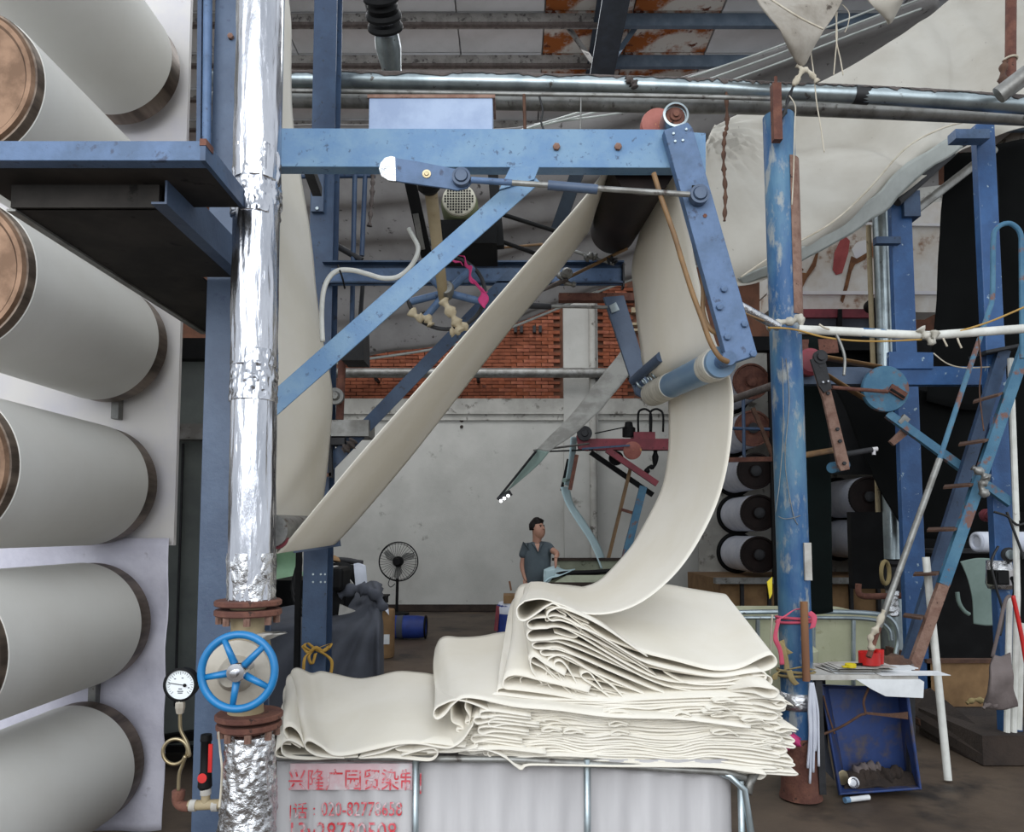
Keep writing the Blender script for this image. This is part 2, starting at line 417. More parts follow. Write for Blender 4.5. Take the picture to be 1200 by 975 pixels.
for j, Y in enumerate(ny[1:-1]):
    xs = W(700, 30, Y).x
    part('purlin', prof(B(), chan(.2, .08, .02), (-8, Y, ZC-.12), (xs, Y, ZC-.12)), 'purlin', ce)
    part('purlin', prof(B(), chan(.2, .08, .02), (xs, Y, ZC-.12), (10, Y, ZC-.12)), 'purlin_blue', ce, label='blue-grey painted purlin')
    part('dust_ledge', abox(B(), -8, xs, Y-.06, Y+.02, ZC-.24, ZC-.2), 'dust', ce)
# main girder: an I-beam running from over the camera towards the back
ga = W(707, -60, 8.2); gb = W(690, 92, 13.0); ga.z = gb.z = ZC-.45
ga = Vector((W(716, -20, 9).x+.15, 7.6, ZC-.42)); gb = Vector((W(708, 60, 12).x-.1, 15.2, ZC-.42))
part('girder', prof(B(), ibeam(.38, .5, .04), ga, gb, (0, 0, 1)), 'girder', ce)
for a, b, Y1, Y2, mm in (((656, 18), (694, 72), rowY(14)+.1, rowY(63), 'purlin'), ((752, 22), (718, 70), rowY(14)+.1, rowY(63), 'purlin_blue')):
    part('knee_brace', bar(B(), W(*a, Y1), W(*b, Y2-.4), .08, .02), mm, ce)
# drainpipe on the back wall
p0 = W(694, 349, YW-.22); 
x1 = p0.x; solo('drainpipe', cyl(B(), (x1, YW-.22, .15), (x1, YW-.22, 6.5), .075, 14), 'plaster_dirty', 'pale grey drainpipe running up the back wall beside the concrete pilaster', 'pipe', smooth='auto')
b_ = B(); cyl(b_, W(380, 437, YW-.4), W(760, 437, YW-.4), .1, 16)
t = thing('wall_pipe', 'long horizontal steel pipe fixed across the brick band of the back wall', 'pipe', W(560, 437, YW-.4))
part('pipe_run', b_, 'galv_dull', t, smooth='auto')
for px in (440, 560, 700):
    p = W(px, 437, YW-.4); part('bracket', abox(B(), p.x-.03, p.x+.03, p.y, YW+.02, p.z-.13, p.z-.09), 'dark_steel', t)
# pipe leaning stains on wall as small dark wall plates
b_ = B()
for (x, y, r) in ((541, 492, .05), (541, 500, .035)):
    p = W(x, y, YW-.01); lathe(b_, p, (0, -1, 0), [(0, r), (.02, r*.8)], 8)
part('wall_bolt', b_, 'dirt', wb)

# ---------------------------------------------------------------- grey dust sheet under the roof
rows_ = [PW([(300, 150, 9.0), (470, 150, 9.3), (620, 150, 9.6), (760, 108, 9.0), (880, 72, 8.6), (990, 36, 8.2), (1100, -10, 7.8)], 9),
         PW([(300, 260, 10.2), (470, 245, 10.4), (620, 240, 10.6), (760, 200, 10.2), (880, 150, 10), (990, 120, 9.8), (1100, 80, 9.5)], 10),
         PW([(300, 350, 11.4), (470, 330, 11.6), (620, 300, 11.8), (760, 270, 11.8), (880, 240, 11.6), (990, 200, 11.4), (1100, 180, 11.2)], 11),
         PW([(300, 440, 12.2), (400, 425, 12.3), (560, 397, 12.5), (740, 328, 12.8), (880, 300, 12.6), (990, 260, 12.4), (1100, 260, 12.2)], 12)]
bm = B(); R = [spl(r, 60) for r in rows_]; G = []
for i in range(61):
    c = spl([r[i] for r in R], 70)
    G.append([bm.verts.new(c[j]+Vector((0, 0, 1))*(.055*math.sin(j*.55+i*.05+1.2*mn.noise(c[j]*.5))+.05*mn.noise(c[j]*1.3))) for j in range(71)])
for i in range(60):
    for j in range(70): bm.faces.new((G[i][j], G[i+1][j], G[i+1][j+1], G[i][j+1]))
t = thing('dust_sheet', 'large dusty grey plastic sheet sagging under the roof above the brick band', 'sheet', W(560, 300, 11))
part('sheet_membrane', bm, 'tarp', t, smooth=True, solid=.006)
part('hem', tube(B(), spl(rows_[3], 50), .022, 6), 'plastic_clear', t, smooth=True, label='pale translucent hem along the lower edge')
for dy in (0, 10, 22):
    part('fold_line', tube(B(), spl([W(560+dy*3, 168-dy, 9.2), W(760, 106+dy*.9, 8.9), W(880, 66+dy*.9, 8.5), W(1000, 20+dy*.9, 8.1), W(1080, -12+dy, 7.8)], 30), .012, 5), 'plastic_clear', t, smooth=True)
# ================================================================ LEFT: DRYING CYLINDERS
YN, YF = 2.83, 4.0; XR = -2.225; RR = .315; PX = XR
def zc(py, Y): return W(117, py, Y).z
rl = ['topmost big cream-wrapped drying cylinder, its near end out of frame', 'second cream-wrapped drying cylinder from the top, just above the blue platform beam',
      'cream-wrapped drying cylinder directly under the dark platform deck', 'fourth cream-wrapped drying cylinder from the top, at mid height on the left',
      'fifth drying cylinder from the top, left of the pressure gauge height', 'lowest drying cylinder at the bottom left corner']
for i, cy in enumerate((84, 244, 405, 569, 729, 893)):
    z = zc(cy, YF); dx = (.05, .03, .03, .0, -.01, -.02)[i]; x = XR+dx
    t = thing('drying_cylinder', rl[i], 'cylinder', (x, (YN+YF)/2, z-RR), 'cream-wrapped drying cylinders on the left')
    a = Vector((x, YN, z)); ax = (0, 1, 0)
    part('drum', lathe(B(), a, ax, [(.005, RR-.03), (0, RR-.012), (.0, RR-.004), (.01, RR), (1.16, RR), (1.17, RR-.01), (1.17, .05)], 72), 'roll_band', t, smooth='auto', label='bare metal band at both ends')
    part('rim', lathe(B(), a, ax, [(-.003, RR-.05), (-.012, RR-.04), (-.012, RR-.022), (.0, RR-.012), (.006, RR-.05)], 72), 'roll_rim', t, smooth='auto')
    part('end_disc', lathe(B(), a, ax, [(.004, 0), (.004, RR-.045), (.02, RR-.04), (.02, 0)], 64), 'roll_disc' if i in (0, 1, 3) else 'roll_rim', t, smooth='auto')
    h = part('hub', lathe(B(), a, ax, [(-.07, 0), (-.07, .05), (-.03, .055), (-.03, .085), (.004, .09), (.01, 0)], 32), 'brass', t, smooth='auto')
    for k in range(6):
        bb = bolt(B(), a+Vector((math.cos(k*PI/3)*.072, -.03, math.sin(k*PI/3)*.072)), .009, .01); part('bolt', bb, 'grey_steel', h)
    part('cloth_wrap', lathe(B(), a, ax, [(.04, RR), (.04, RR+.005), (1.05, RR+.005), (1.05, RR)], 96), 'roll_cloth', t, smooth='auto', label='cream cloth wound tight round the drum')
    part('axle', cyl(B(), a+Vector((0, 1.16, 0)), a+Vector((0, 1.24, 0)), .05), 'rust', t)
# panel behind the cylinders
xe = -1.862
bm = B(); abox(bm, -4.2, xe, 4.1, 4.13, 1.52, 5.6)
t = thing('side_panel', 'tall off-white machine side panel behind the drying cylinders', 'panel', (-2.6, 4.1, 0))
part('upper_plate', bm, 'panel_white', t)
rr = []
for zz in (1.56, 1.2, .8, .35, .01):
    rr.append([Vector((xx, 4.075+.02*math.sin(xx*23+zz*3), zz)) for xx in (-4.2, -3.4, -2.8, -2.4, -2.2, -2.0, xe-.005)])
part('lower_film', grid(B(), rr, 60, 20, .03, 5), 'film', t, smooth=True, solid=.004, label='lavender plastic film covering the lower part')
for px, py in ((137, 470), (110, 810)):
    b_ = B(); p = W(px, py, 4.06); abox(b_, p.x-.02, p.x+.02, 4.04, 4.09, p.z-.1, p.z+.12)
    part('strap', b_, 'grey_steel', t)
# stains with a shape of their own on the panel
# green-grey cabinet seen in the gap, dark frame rails
t = thing('machine_cabinet', 'grey-green machine cabinet seen in the gap between white panel and dark blue column', 'cabinet', (-2.0, 5.2, 0))
p = W(200, 560, 5.2); q = W(236, 880, 5.2)
part('cabinet_body', abox(B(), -2.9, -1.9, 5.2, 6.0, .1, W(200, 400, 5.2).z), 'panel_green', t)
part('door_seam', abox(B(), W(214, 500, 5.19).x, W(216, 500, 5.19).x, 5.185, 5.21, .4, W(200, 520, 5.2).z), 'dark_steel', t)
part('top_rail', abox(B(), -2.9, -1.85, 5.1, 5.2, W(200, 420, 5.1).z, W(200, 396, 5.1).z), 'black', t)
part('rail', abox(B(), -2.9, -1.85, 5.08, 5.2, W(200, 515, 5.1).z, W(200, 497, 5.1).z), 'galv_dull', t)
part('lower_rail', bar(B(), W(180, 868, 5.1), W(250, 858, 5.1), .06, .06), 'black', t)
part('foot_panel', abox(B(), -2.9, -1.9, 5.15, 5.19, .1, W(200, 875, 5.15).z), 'black', t)
# column behind the foil pipe
YC = 3.05
t = thing('frame_column', 'broad slate-blue steel column standing right behind the foil-wrapped pipe', 'column', (-1.15, YC, 0))
part('column_shaft', prof(B(), ibeam(.25, .16, .014), (-1.155, YC+.08, 0), (-1.155, YC+.08, 5.6)), 'blue_slate', t, bevel=.002)
for px, py in ((271, 44), (243, 262)):
    part('bolt', bolt(B(), W(px, py, YC), .013, .014), 'rust_light', t)
cyl(bm := B(), W(244, -40, YC-.04), W(242, 180, YC-.04), .018); part('conduit', bm, 'blue_mid', t, smooth='auto', label='thin blue pipe clipped to the column edge')
bar(bm := B(), W(236, -40, YC-.02), W(234, 180, YC-.02), .018, .03); part('flat_strip', bm, 'blue_navy', t)
part('foot', abox(B(), -1.33, -.98, YC-.02, YC+.2, 0, .02), 'blue_slate', t)
# platform
t = thing('overhead_platform', 'dark steel platform at top left with a blue edge beam, seen from below', 'platform', W(120, 240, 2.4))
Y0_, Y1_ = 2.2, 2.53
a = W(-60, 176.5, Y0_); b = W(240, 176.5, Y0_); zb = W(0, 188, Y0_).z
part('edge_beam', abox(B(), a.x, b.x-.012, Y0_, Y0_+.05, zb, W(0, 165, Y0_).z), 'blue_mid', t, bevel=.002)
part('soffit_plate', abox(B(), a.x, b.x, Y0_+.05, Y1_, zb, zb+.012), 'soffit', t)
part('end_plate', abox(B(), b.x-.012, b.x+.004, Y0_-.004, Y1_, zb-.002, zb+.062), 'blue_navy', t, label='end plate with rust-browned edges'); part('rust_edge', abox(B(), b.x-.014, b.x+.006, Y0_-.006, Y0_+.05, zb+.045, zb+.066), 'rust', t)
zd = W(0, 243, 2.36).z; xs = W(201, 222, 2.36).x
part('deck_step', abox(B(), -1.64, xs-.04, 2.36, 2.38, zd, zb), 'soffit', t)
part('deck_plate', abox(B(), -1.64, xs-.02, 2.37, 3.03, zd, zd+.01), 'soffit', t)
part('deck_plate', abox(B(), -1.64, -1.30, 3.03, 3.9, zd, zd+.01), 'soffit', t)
part('deck_angle', abox(B(), -1.66, -1.63, 2.37, 3.9, zd-.008, zd), 'galv_dull', t)
part('bearer', prof(B(), [(-.062, 0), (.062, 0), (.062, .05), (.055, .05), (.055, .007), (-.055, .007), (-.055, .05), (-.062, .05)], Vector((xs, 2.33, zd+.06)), Vector((xs, 3.04, zd+.06)), (-1, 0, 0)), 'blue_slate', t, label='blue channel bearer running back under the deck')
# ---------------------------------------------------------------- foil pipe with valve
YP = 2.6
t = thing('foil_wrapped_pipe', 'tall steam pipe wrapped in shiny foil with a rusty flanged valve near its foot', 'pipe', W(292, 975, YP))
def foiltube(bm, a, b, r0, r1, amp, n=72, m=150, fx=9, fz=5, seed=0):
    a = Vector(a); b = Vector(b)
    G = []
    for i in range(m+1):
        s = i/m; c = a.lerp(b, s); r = r0+(r1-r0)*s; row = []
        for k in range(n):
            th = 2*PI*k/n; d = Vector((math.cos(th), math.sin(th), 0))
            q = Vector((d.x*fx*.35+seed, d.y*fx*.35, c.z*fz))
            e = mn.noise(q)*.6+abs(mn.noise(q*2.3))*.7-.2+.25*mn.noise(q*5)
            row.append(bm.verts.new(c+d*(r+amp*e)))
        G.append(row)
    for i in range(m):
        for k in range(n): bm.faces.new((G[i][k], G[i][(k+1) % n], G[i+1][(k+1) % n], G[i+1][k]))
    bm.faces.new(G[0][::-1]); bm.faces.new(G[-1]); return bm
pt = W(305, -60, YP); pb = W(294, 702, YP)
zs = [pb.z, W(0, 430, YP).z, W(0, 215, YP).z, pt.z]
def lerpz(z): return pb.lerp(pt, (z-pb.z)/(pt.z-pb.z))
for i in range(3):
    a = lerpz(zs[i]-.004); b = lerpz(zs[i+1]+.004)
    part('foil_sleeve', foiltube(B(), a, b, .079+.002*i, .076+.002*i, .007, seed=i*4, fx=13, fz=2.2), 'foil', t, smooth=True)
cf = lerpz(W(0, 215, YP).z); part('foil_crease', foiltube(B(), cf-Vector((0, 0, .13)), cf+Vector((0, 0, .12)), .083, .08, .02, fx=9, fz=9, seed=9), 'foil', t, smooth=True, label='crumpled joint in the foil')
cf = lerpz(W(0, 445, YP).z); part('foil_crease', foiltube(B(), cf-Vector((0, 0, .08)), cf+Vector((0, 0, .1)), .081, .08, .016, fx=8, fz=9, seed=19), 'foil', t, smooth=True)
cf = lerpz(W(0, 675, YP).z); part('foil_crease', foiltube(B(), cf-Vector((0, 0, .09)), cf+Vector((0, 0, .08)), .08, .08, .014, fx=8, fz=8, seed=29), 'foil_crumpled', t, smooth=True)
part('side_strip', bar(B(), W(329, -60, YP+.03), W(322, 340, YP+.03), .02, .03), 'galv', t, label='narrow grey seam strip along the right edge')
def flange(py, r, h, y=YP, cx=291, bolts=8, parent=t, drop=.03):
    c = W(cx, py, y)
    f = part('flange', lathe(B(), c, (0, 0, 1), [(-h/2, r*.96), (-h/2+.004, r), (h/2-.004, r), (h/2, r*.96)], 40), 'rust', parent, smooth='auto')
    if bolts:
        for k in range(bolts):
            th = 2*PI*k/bolts+.3; p = c+Vector((math.cos(th)*r*.84, math.sin(th)*r*.84, -h/2-drop))
            part('bolt', lathe(B(), p, (0, 0, 1), [(0, .012), (.03, .012)], 6), 'rust_light', f)
flange(706, .112, .02, bolts=0); flange(717, .112, .022, drop=.028)
vb = W(288, 780, YP)
part('valve_body', lathe(B(), W(288, 835, YP), (0, 0, 1), [(0, .06), (.05, .055), (.09, .075), (.16, .09), (.24, .075), (.28, .055), (.34, .06), (.36, .06)], 40), 'valve_body', t, smooth='auto')
part('bonnet', lathe(B(), W(284, 786, YP-.06), (0, -1, 0), [(0, .1), (.03, .108), (.045, .108), (.05, .06), (.07, .055), (.09, .05), (.12, .03)], 40), 'valve_plate', t, smooth='auto')
rg = part('rag', foiltube(B(), W(270, 762, YP-.02), W(318, 752, YP-.02)+Vector((0, 0, .03)), .03, .045, .03, 20, 14, fx=9, fz=14), 'paper_dirty', t, smooth=True, label='dirty wrapping stuffed above the bonnet')
flange(838, .112, .02, bolts=0, cx=292); flange(849, .108, .02, cx=292)
part('collar', cyl(B(), W(292, 858, YP), W(292, 852, YP), .06), 'rust', t)
part('foil_sleeve', foiltube(B(), W(289, 1010, YP), W(294, 860, YP), .1, .08, .014, fx=12, fz=11, seed=3), 'foil_crumpled', t, smooth=True, label='lower sleeve of badly crumpled foil')
part('lower_pipe', cyl(B(), Vector((W(289, 1010, YP).x, YP, 0)), W(289, 1008, YP), .09), 'foil_crumpled', t)
# hand wheel
cw = W(279, 787, YP-.22); RW = 42*(YP-.22)/872
t2 = part('hand_wheel', ring(B(), cw, (0.03, -1, .05), RW, .0125, 56, 12), 'wheel_blue', t, smooth=True, label='bright blue five-spoke hand wheel')
hub = part('wheel_hub', lathe(B(), cw+Vector((0, .03, 0)), (0, -1, 0), [(0, .026), (.05, .03), (.055, .028), (.056, .012), (.075, .011), (.077, 0)], 28), 'chrome', t, smooth='auto')
for k in range(5):
    an = math.radians((52, 118, 196, 265, 333)[k]) if False else math.radians((45, 115, 190, 262, 333)[k])
    d = Vector((math.cos(an), 0, math.sin(an)))
    part('spoke', tube(B(), [cw+d*.024, cw+d*(RW-.005)], .011, 8, rs=[.0125, .0095]), 'wheel_blue', t2, smooth=True)
part('stem', cyl(B(), cw+Vector((0, 0, 0)), cw+Vector((0, .2, 0)), .014), 'chrome', t, smooth='auto')
# gauge assembly
YG = 2.62
gx = W(212, 802, YG); t = thing('pressure_gauge', 'round white-faced pressure gauge on a looped steel siphon beside the blue hand wheel', 'gauge', W(212, 945, YG))
part('gauge_case', lathe(B(), gx, (0, -1, 0), [(-.03, .0), (-.03, .054), (.01, .058), (.012, .05), (.0, .05), (-.0, 0)], 40), 'black', t, smooth='auto')
fc = part('dial_face', lathe(B(), gx+Vector((0, -.001, 0)), (0, -1, 0), [(0, .05), (.003, .05), (.0031, 0)], 40), 'dial', t, smooth='auto')
b_ = B()
for k in range(25):
    an = math.radians(225-k*11.25); d = Vector((math.cos(an), 0, math.sin(an))); bar(b_, gx+Vector((0, -.0045, 0))+d*(.038 if k % 4 else .034), gx+Vector((0, -.0045, 0))+d*.044, .0012, .001)
part('tick_marks', b_, 'black', fc)
b_ = bar(B(), gx+Vector((.008, -.006, -.001)), gx+Vector((-.04, -.006, .006)), .002, .002); lathe(b_, gx+Vector((.016, -.006, -.002)), (0, -1, 0), [(0, .006), (.003, .006)], 10); part('needle', b_, 'black', fc)
b_ = B()
for dx, dz, wd in ((-.006, -.016, .012), (-.01, -.024, .02), (-.008, -.03, .016), (-.022, .018, .006), (.004, .021, .006), (.026, -.012, .006)): abox(b_, gx.x+dx, gx.x+dx+wd, gx.y-.0052, gx.y-.0042, gx.z+dz, gx.z+dz+.003)
part('dial_print', b_, 'grey_cloth', fc)
lp = []
for p in ((211, 832), (211, 845), (212, 856), (219, 870), (222, 885)): lp.append(W(*p, YG))
c = W(206, 880, YG); r_ = 14*YG/885
for k in range(0, 15):
    an = -.3+k*2*PI/14; lp.append(c+Vector((math.cos(an)*r_, -.012*k/14, math.sin(an)*r_)))
for p in ((214, 896), (210, 908), (209, 928)): lp.append(W(*p, YG-.01))
part('siphon_loop', tube(B(), spl(lp, 90), .0062, 10), 'brass', t, smooth=True)
part('gauge_nut', lathe(B(), W(211, 836, YG), (0, 0, 1), [(0, .012), (.02, .016), (.036, .016), (.045, .009)], 6), 'valve_plate', t)
part('nipple', lathe(B(), W(209, 937, YG), (0, 0, 1), [(0, .018), (.012, .022), (.03, .022), (.035, .014)], 14), 'rust', t, smooth='auto')
t = thing('rusty_pipe_fitting', 'rusty elbow and tee with a small red-labelled relief valve low beside the foil pipe', 'pipe fitting', W(240, 945, YG))
part('elbow', tube(B(), spl([W(208, 930, YG), W(208, 938, YG), W(213, 944, YG), W(222, 945, YG)], 12), .018, 14), 'rust', t, smooth=True)
part('tee', cyl(cyl(B(), W(221, 944, YG), W(264, 942, YG), .017), W(241, 944, YG), W(241, 926, YG), .015), 'valve_body', t, smooth='auto')
for px in (226, 252): part('thread_tape', cyl(B(), W(px-3, 944, YG), W(px+4, 944, YG), .0195), 'paper_dirty', t, smooth='auto')
part('tape_wrap', cyl(B(), W(241, 931, YG), W(241, 924, YG), .018), 'paper_dirty', t, smooth='auto')
part('relief_valve', lathe(B(), W(240, 925, YG), (0, 0, 1), [(0, .017), (.01, .024), (.05, .022), (.06, .017), (.16, .017), (.165, .02), (.185, .018)], 18), 'black', t, smooth='auto')
part('red_label', bar(B(), W(246, 905, YG-.02), W(247, 872, YG-.02), .013, .006), 'red_tape', t)
part('label_ring', lathe(B(), W(237, 912, YG-.024), (0, -1, .1), [(0, .016), (.002, .016)], 16), 'red_tape', t)
solo('frayed_string', tube(B(), spl([W(256, 858, 2.5), W(258, 880, 2.52), W(260, 900, 2.5), W(259, 925, 2.51), W(257, 946, 2.5)], 24), .0035, 5), 'string', 'frayed pale string hanging from the lower rusty flange', 'string')
# ================================================================ MAIN FRAME
YB = 3.1
ml = thing('web_guide_frame', 'light blue steel guide frame spanning the top centre, with brace, slanting arm and rollers', 'machine frame', W(560, 172, YB))
wb_ = (W(0, 150, YB).z-W(0, 195, YB).z)
a = W(300, 172.5, YB); b = W(826, 174, YB)
pf = [(-wb_/2, 0), (wb_/2, 0), (wb_/2, .07), (wb_/2-.01, .07), (wb_/2-.01, .01), (-wb_/2+.01, .01), (-wb_/2+.01, .07), (-wb_/2, .07)]
part('top_beam', prof(B(), pf, a, Vector((W(792, 174, YB).x, YB, b.z))), 'blue_light', ml, bevel=.0025)
part('splice_plate', pprism(B(), [(780, 153), (827, 156), (827, 202), (800, 204)], YB+.02, .012), 'blue_light', ml)
part('upper_box', abox(B(), W(433, 0, YB+.02).x+.0, W(577, 128, YB).x, YB+.04, YB+.2, W(0, 150, YB).z, W(0, 106, YB).z), 'blue_sheet', ml, bevel=.004, label='lavender-blue sheet metal box on the beam')
part('box_lip', abox(B(), W(430, 128, YB+.03).x, W(580, 128, YB).x, YB+.035, YB+.21, W(0, 109, YB).z, W(0, 105, YB).z), 'rust_light', ml)
part('front_brace', prof(B(), [(-.045, 0), (.045, 0), (.045, .05), (.037, .05), (.037, .008), (-.045, .008)], W(312, 481, YB-.02), W(625, 205, YB-.02)), 'blue_light', ml, bevel=.002)
part('weld_plate', pprism(B(), [(598, 196), (632, 195), (626, 210), (585, 222)], YB-.03, .012), 'blue_light', ml)
for px in (652, 724): 
    part('bolt_head', bolt(B(), W(px, 173, YB), .016, .014), 'rust_light', ml)
arm = part('slanting_arm', pprism(B(), [(778, 152), (806, 143), (812, 150), (887, 412), (886, 416), (854, 427)], YB-.06, .05), 'blue_mid', ml, bevel=.003, label='slanting blue plate arm')
for px, py in ((848, 339), (843, 360), (872, 380), (852, 395), (882, 415)): part('rivet', bolt(B(), W(px, py, YB-.06), .0155, .014), 'blue_mid', arm)
for px, py in ((789, 157), (804, 152), (791, 166), (800, 165)): part('screw', bolt(B(), W(px, py, YB-.06), .006, .006), 'galv', arm)
part('rust_spot', bolt(B(), W(826, 253, YB-.06), .009, .004), 'rust', arm)
part('slot', pprism(B(), [(811, 217), (815, 217), (816, 228), (811, 228)], YB-.064, .008), 'black', arm)
# bearing and pulleys at the beam end
part('bearing_ring', lathe(B(), W(791, 137, YB-.02), (0, -1, 0), [(-.06, .055), (.02, .055), (.022, .046), (.0, .046), (0, 0)], 32), 'galv', ml, smooth='auto')
part('bearing_core', lathe(B(), W(791, 137, YB-.02), (0, -1, 0), [(0, .044), (.006, .04), (.008, .026), (.018, .024), (.02, .014), (.03, .013), (.031, 0)], 24), 'rust', ml, smooth='auto')
part('red_pulley', lathe(B(), W(769, 151, YB+.12), (0, -1, 0), [(0, .07), (.01, .075), (.03, .06), (.034, .075), (.044, .072), (.045, .03), (.05, 0)], 32), 'red_pulley', ml, smooth='auto', label='red grooved pulley behind the beam end')
# lever with link rod
lv = [(453, 184)]
for k in range(9):
    an = PI/2+k*PI/8; lv.append((458+math.cos(an)*13, 197-math.sin(an)*13))
lv += [(545, 222)]
for k in range(9):
    an = -PI/2+k*PI/8; lv.append((541+math.cos(an)*13, 210-math.sin(an)*13))
lv = [(458, 184), (452, 186), (447, 191), (445, 198), (448, 205), (455, 210), (470, 213), (520, 220), (536, 223), (548, 220), (553, 213), (545, 200), (520, 195), (490, 189)]
L_ = part('lever_plate', pprism(B(), lv, YB-.1, .012), 'blue_mid', ml, bevel=.002, label='rounded lever plate with a foil-taped end')
part('foil_end', pprism(B(), [(458, 183), (451, 185), (446, 191), (444, 198), (447, 206), (455, 211), (464, 212), (463, 184)], YB-.103, .018), 'foil_crumpled', L_)
part('lever_hole', lathe(B(), W(500, 204, YB-.1), (0, -1, 0), [(0, .018), (.004, .018), (.004, .01), (.008, .008), (.009, 0)], 16), 'brass', L_, smooth='auto')
part('pivot_boss', lathe(B(), W(541, 210, YB-.1), (0, -1, 0), [(0, .038), (.03, .038), (.032, .028), (.028, .026), (.04, .024), (.042, .0)], 28), 'blue_slate', L_, smooth='auto')
part('link_rod', cyl(B(), W(552, 211, YB-.11), W(808, 228, YB-.11), .0115), 'galv_dull', ml, smooth='auto')
part('link_rod_end', cyl(B(), W(552, 211, YB-.11), W(600, 214, YB-.11), .013), 'blue_mid', ml, smooth='auto')
part('turnbuckle', cyl(B(), W(642, 217, YB-.11), W(700, 222, YB-.11), .0195), 'blue_slate', ml, smooth='auto')
part('rod_eye', lathe(B(), W(818, 231, YB-.07), (0, -1, 0), [(0, .04), (.035, .04), (.036, .03), (.033, .028), (.045, .025), (.047, 0)], 28), 'blue_slate', ml, smooth='auto')
# rollers
RT = .138
ta, tb = W(755, 192, 3.2), W(718, 272, 4.4)
rt = part('top_roller', lathe(B(), ta, tb-ta, [(0, .05), (.0, RT), ((tb-ta).length-.04, RT), ((tb-ta).length, RT*.85), ((tb-ta).length, .02)], 56), 'rubber', ml, smooth='auto', label='large dark rubber roller')
ra, rb = W(845, 424, 3.12), W(764, 462, 4.3)
RL = .066
rl_ = part('lower_roller', lathe(B(), ra, rb-ra, [(0, .03), (0, RL), ((rb-ra).length, RL), ((rb-ra).length, .02)], 40), 'roller_blue', ml, smooth='auto', label='slim blue-grey roller with taped ends')
L2 = (rb-ra).length; d2 = (rb-ra).normalized()
part('end_tape', lathe(B(), ra+d2*.03, d2, [(0, RL), (0, RL+.006), (.05, RL+.008), (.09, RL+.005), (.13, RL+.003), (.13, RL)], 40), 'tape_white', rl_, smooth='auto')
part('end_tape', lathe(B(), rb-d2*.42, d2, [(0, RL), (0, RL+.004), (.2, RL+.006), (.3, RL+.008), (.4, RL+.006), (.4, RL)], 40), 'tape_white', rl_, smooth='auto')
part('rod_to_arm', cyl(B(), ra-d2*.1, ra+d2*.02, .03), 'blue_mid', rl_)
# rear half of the frame
YR = 4.45
pf2 = [(-.07, 0), (.07, 0), (.07, -.06), (.06, -.06), (.06, -.01), (-.06, -.01), (-.06, -.06), (-.07, -.06)]
part('rear_beam', prof(B(), pf2, W(380, 322, YR+.06), W(730, 322, YR+.06)), 'blue_navy', ml, label='rear blue channel beam')
part('rear_beam_web', abox(B(), W(388, 322, YR+.04).x, W(729, 322, YR+.04).x, YR+.035, YR+.045, W(0, 332, YR).z, W(0, 312, YR).z), 'blue_mid', ml)
part('beam_end_plate', abox(B(), W(730, 322, YR).x, W(732, 322, YR).x, YR, YR+.07, W(0, 336, YR).z, W(0, 308, YR).z), 'dark_steel', ml)
part('rear_arm', pprism(B(), [(707, 348), (731, 346), (765, 458), (762, 470), (745, 462)], YR, .03), 'blue_slate', ml, bevel=.003, label='smaller rear arm plate')
part('square_washer', pprism(B(), [(714, 358), (722, 354), (726, 363), (717, 367)], YR-.02, .01), 'galv', ml)
part('rear_link_rod', cyl(B(), W(640, 359, YR-.04), W(712, 360, YR-.04), .01), 'galv_dull', ml)
part('rear_link_sleeve', cyl(B(), W(619, 358, YR-.04), W(646, 359.5, YR-.04), .018), 'dark_steel', ml)
part('rear_brace', prof(B(), [(-.04, 0), (.04, 0), (.04, .05), (.032, .05), (.032, .008), (-.04, .008)], W(385, 545, YR), W(604, 318, YR)), 'blue_navy', ml)
part('rear_lower_rail', abox(B(), W(655, 345, YR+.1).x, W(745, 345, YR+.1).x, YR+.1, YR+.16, W(0, 346, YR).z, W(0, 337, YR).z), 'rust', ml)
b_ = B(); 
cyl(b_, W(742, 446, 4.35), W(775, 418, 3.9), .028); lathe(b_, W(754, 455, 4.4), (0, -1, 0), [(0, .06), (.03, .06), (.05, .03)], 16)
part('rear_bracket', b_, 'blue_slate', ml, smooth='auto')
for k in range(5): part('spacer_ring', ring(B(), W(752+k*6, 449-k*3.5, 4.3-k*.05), Vector((.4, -.7, .3)), .035, .008, 20, 6), 'galv', ml, smooth=True)
# post behind (left)
p0 = W(381, 0, 4.5); 
t = thing('steel_post', 'dark blue steel post rising behind the cream web, a gold ribbon tied low on it', 'post', (p0.x, 4.5, 0))
part('post_shaft', prof(B(), ibeam(.145, .15, .012), (-1.187, 4.58, 0), (-1.187, 4.58, 5.4)), 'blue_navy', t)
part('base_plate', abox(B(), -1.33, -1.04, 4.45, 4.72, 0, .015), 'blue_navy', t)
part('end_plate', abox(B(), W(366, 200, 4.48).x, W(380, 200, 4.48).x, 4.47, 4.5, W(0, 250, 4.5).z, W(0, 196, 4.5).z), 'blue_slate', t)
for px, py in ((373, 199), (372, 245)): part('nut', bolt(B(), W(px, py, 4.47), .012, .012), 'galv', t)
b_ = B()
for px in (367, 376, 381): 
    for py in (673, 682): lathe(b_, W(px, py, 4.5), (0, -1, 0), [(0, .006), (.003, .006)], 8)
part('screw_holes', b_, 'galv', t)
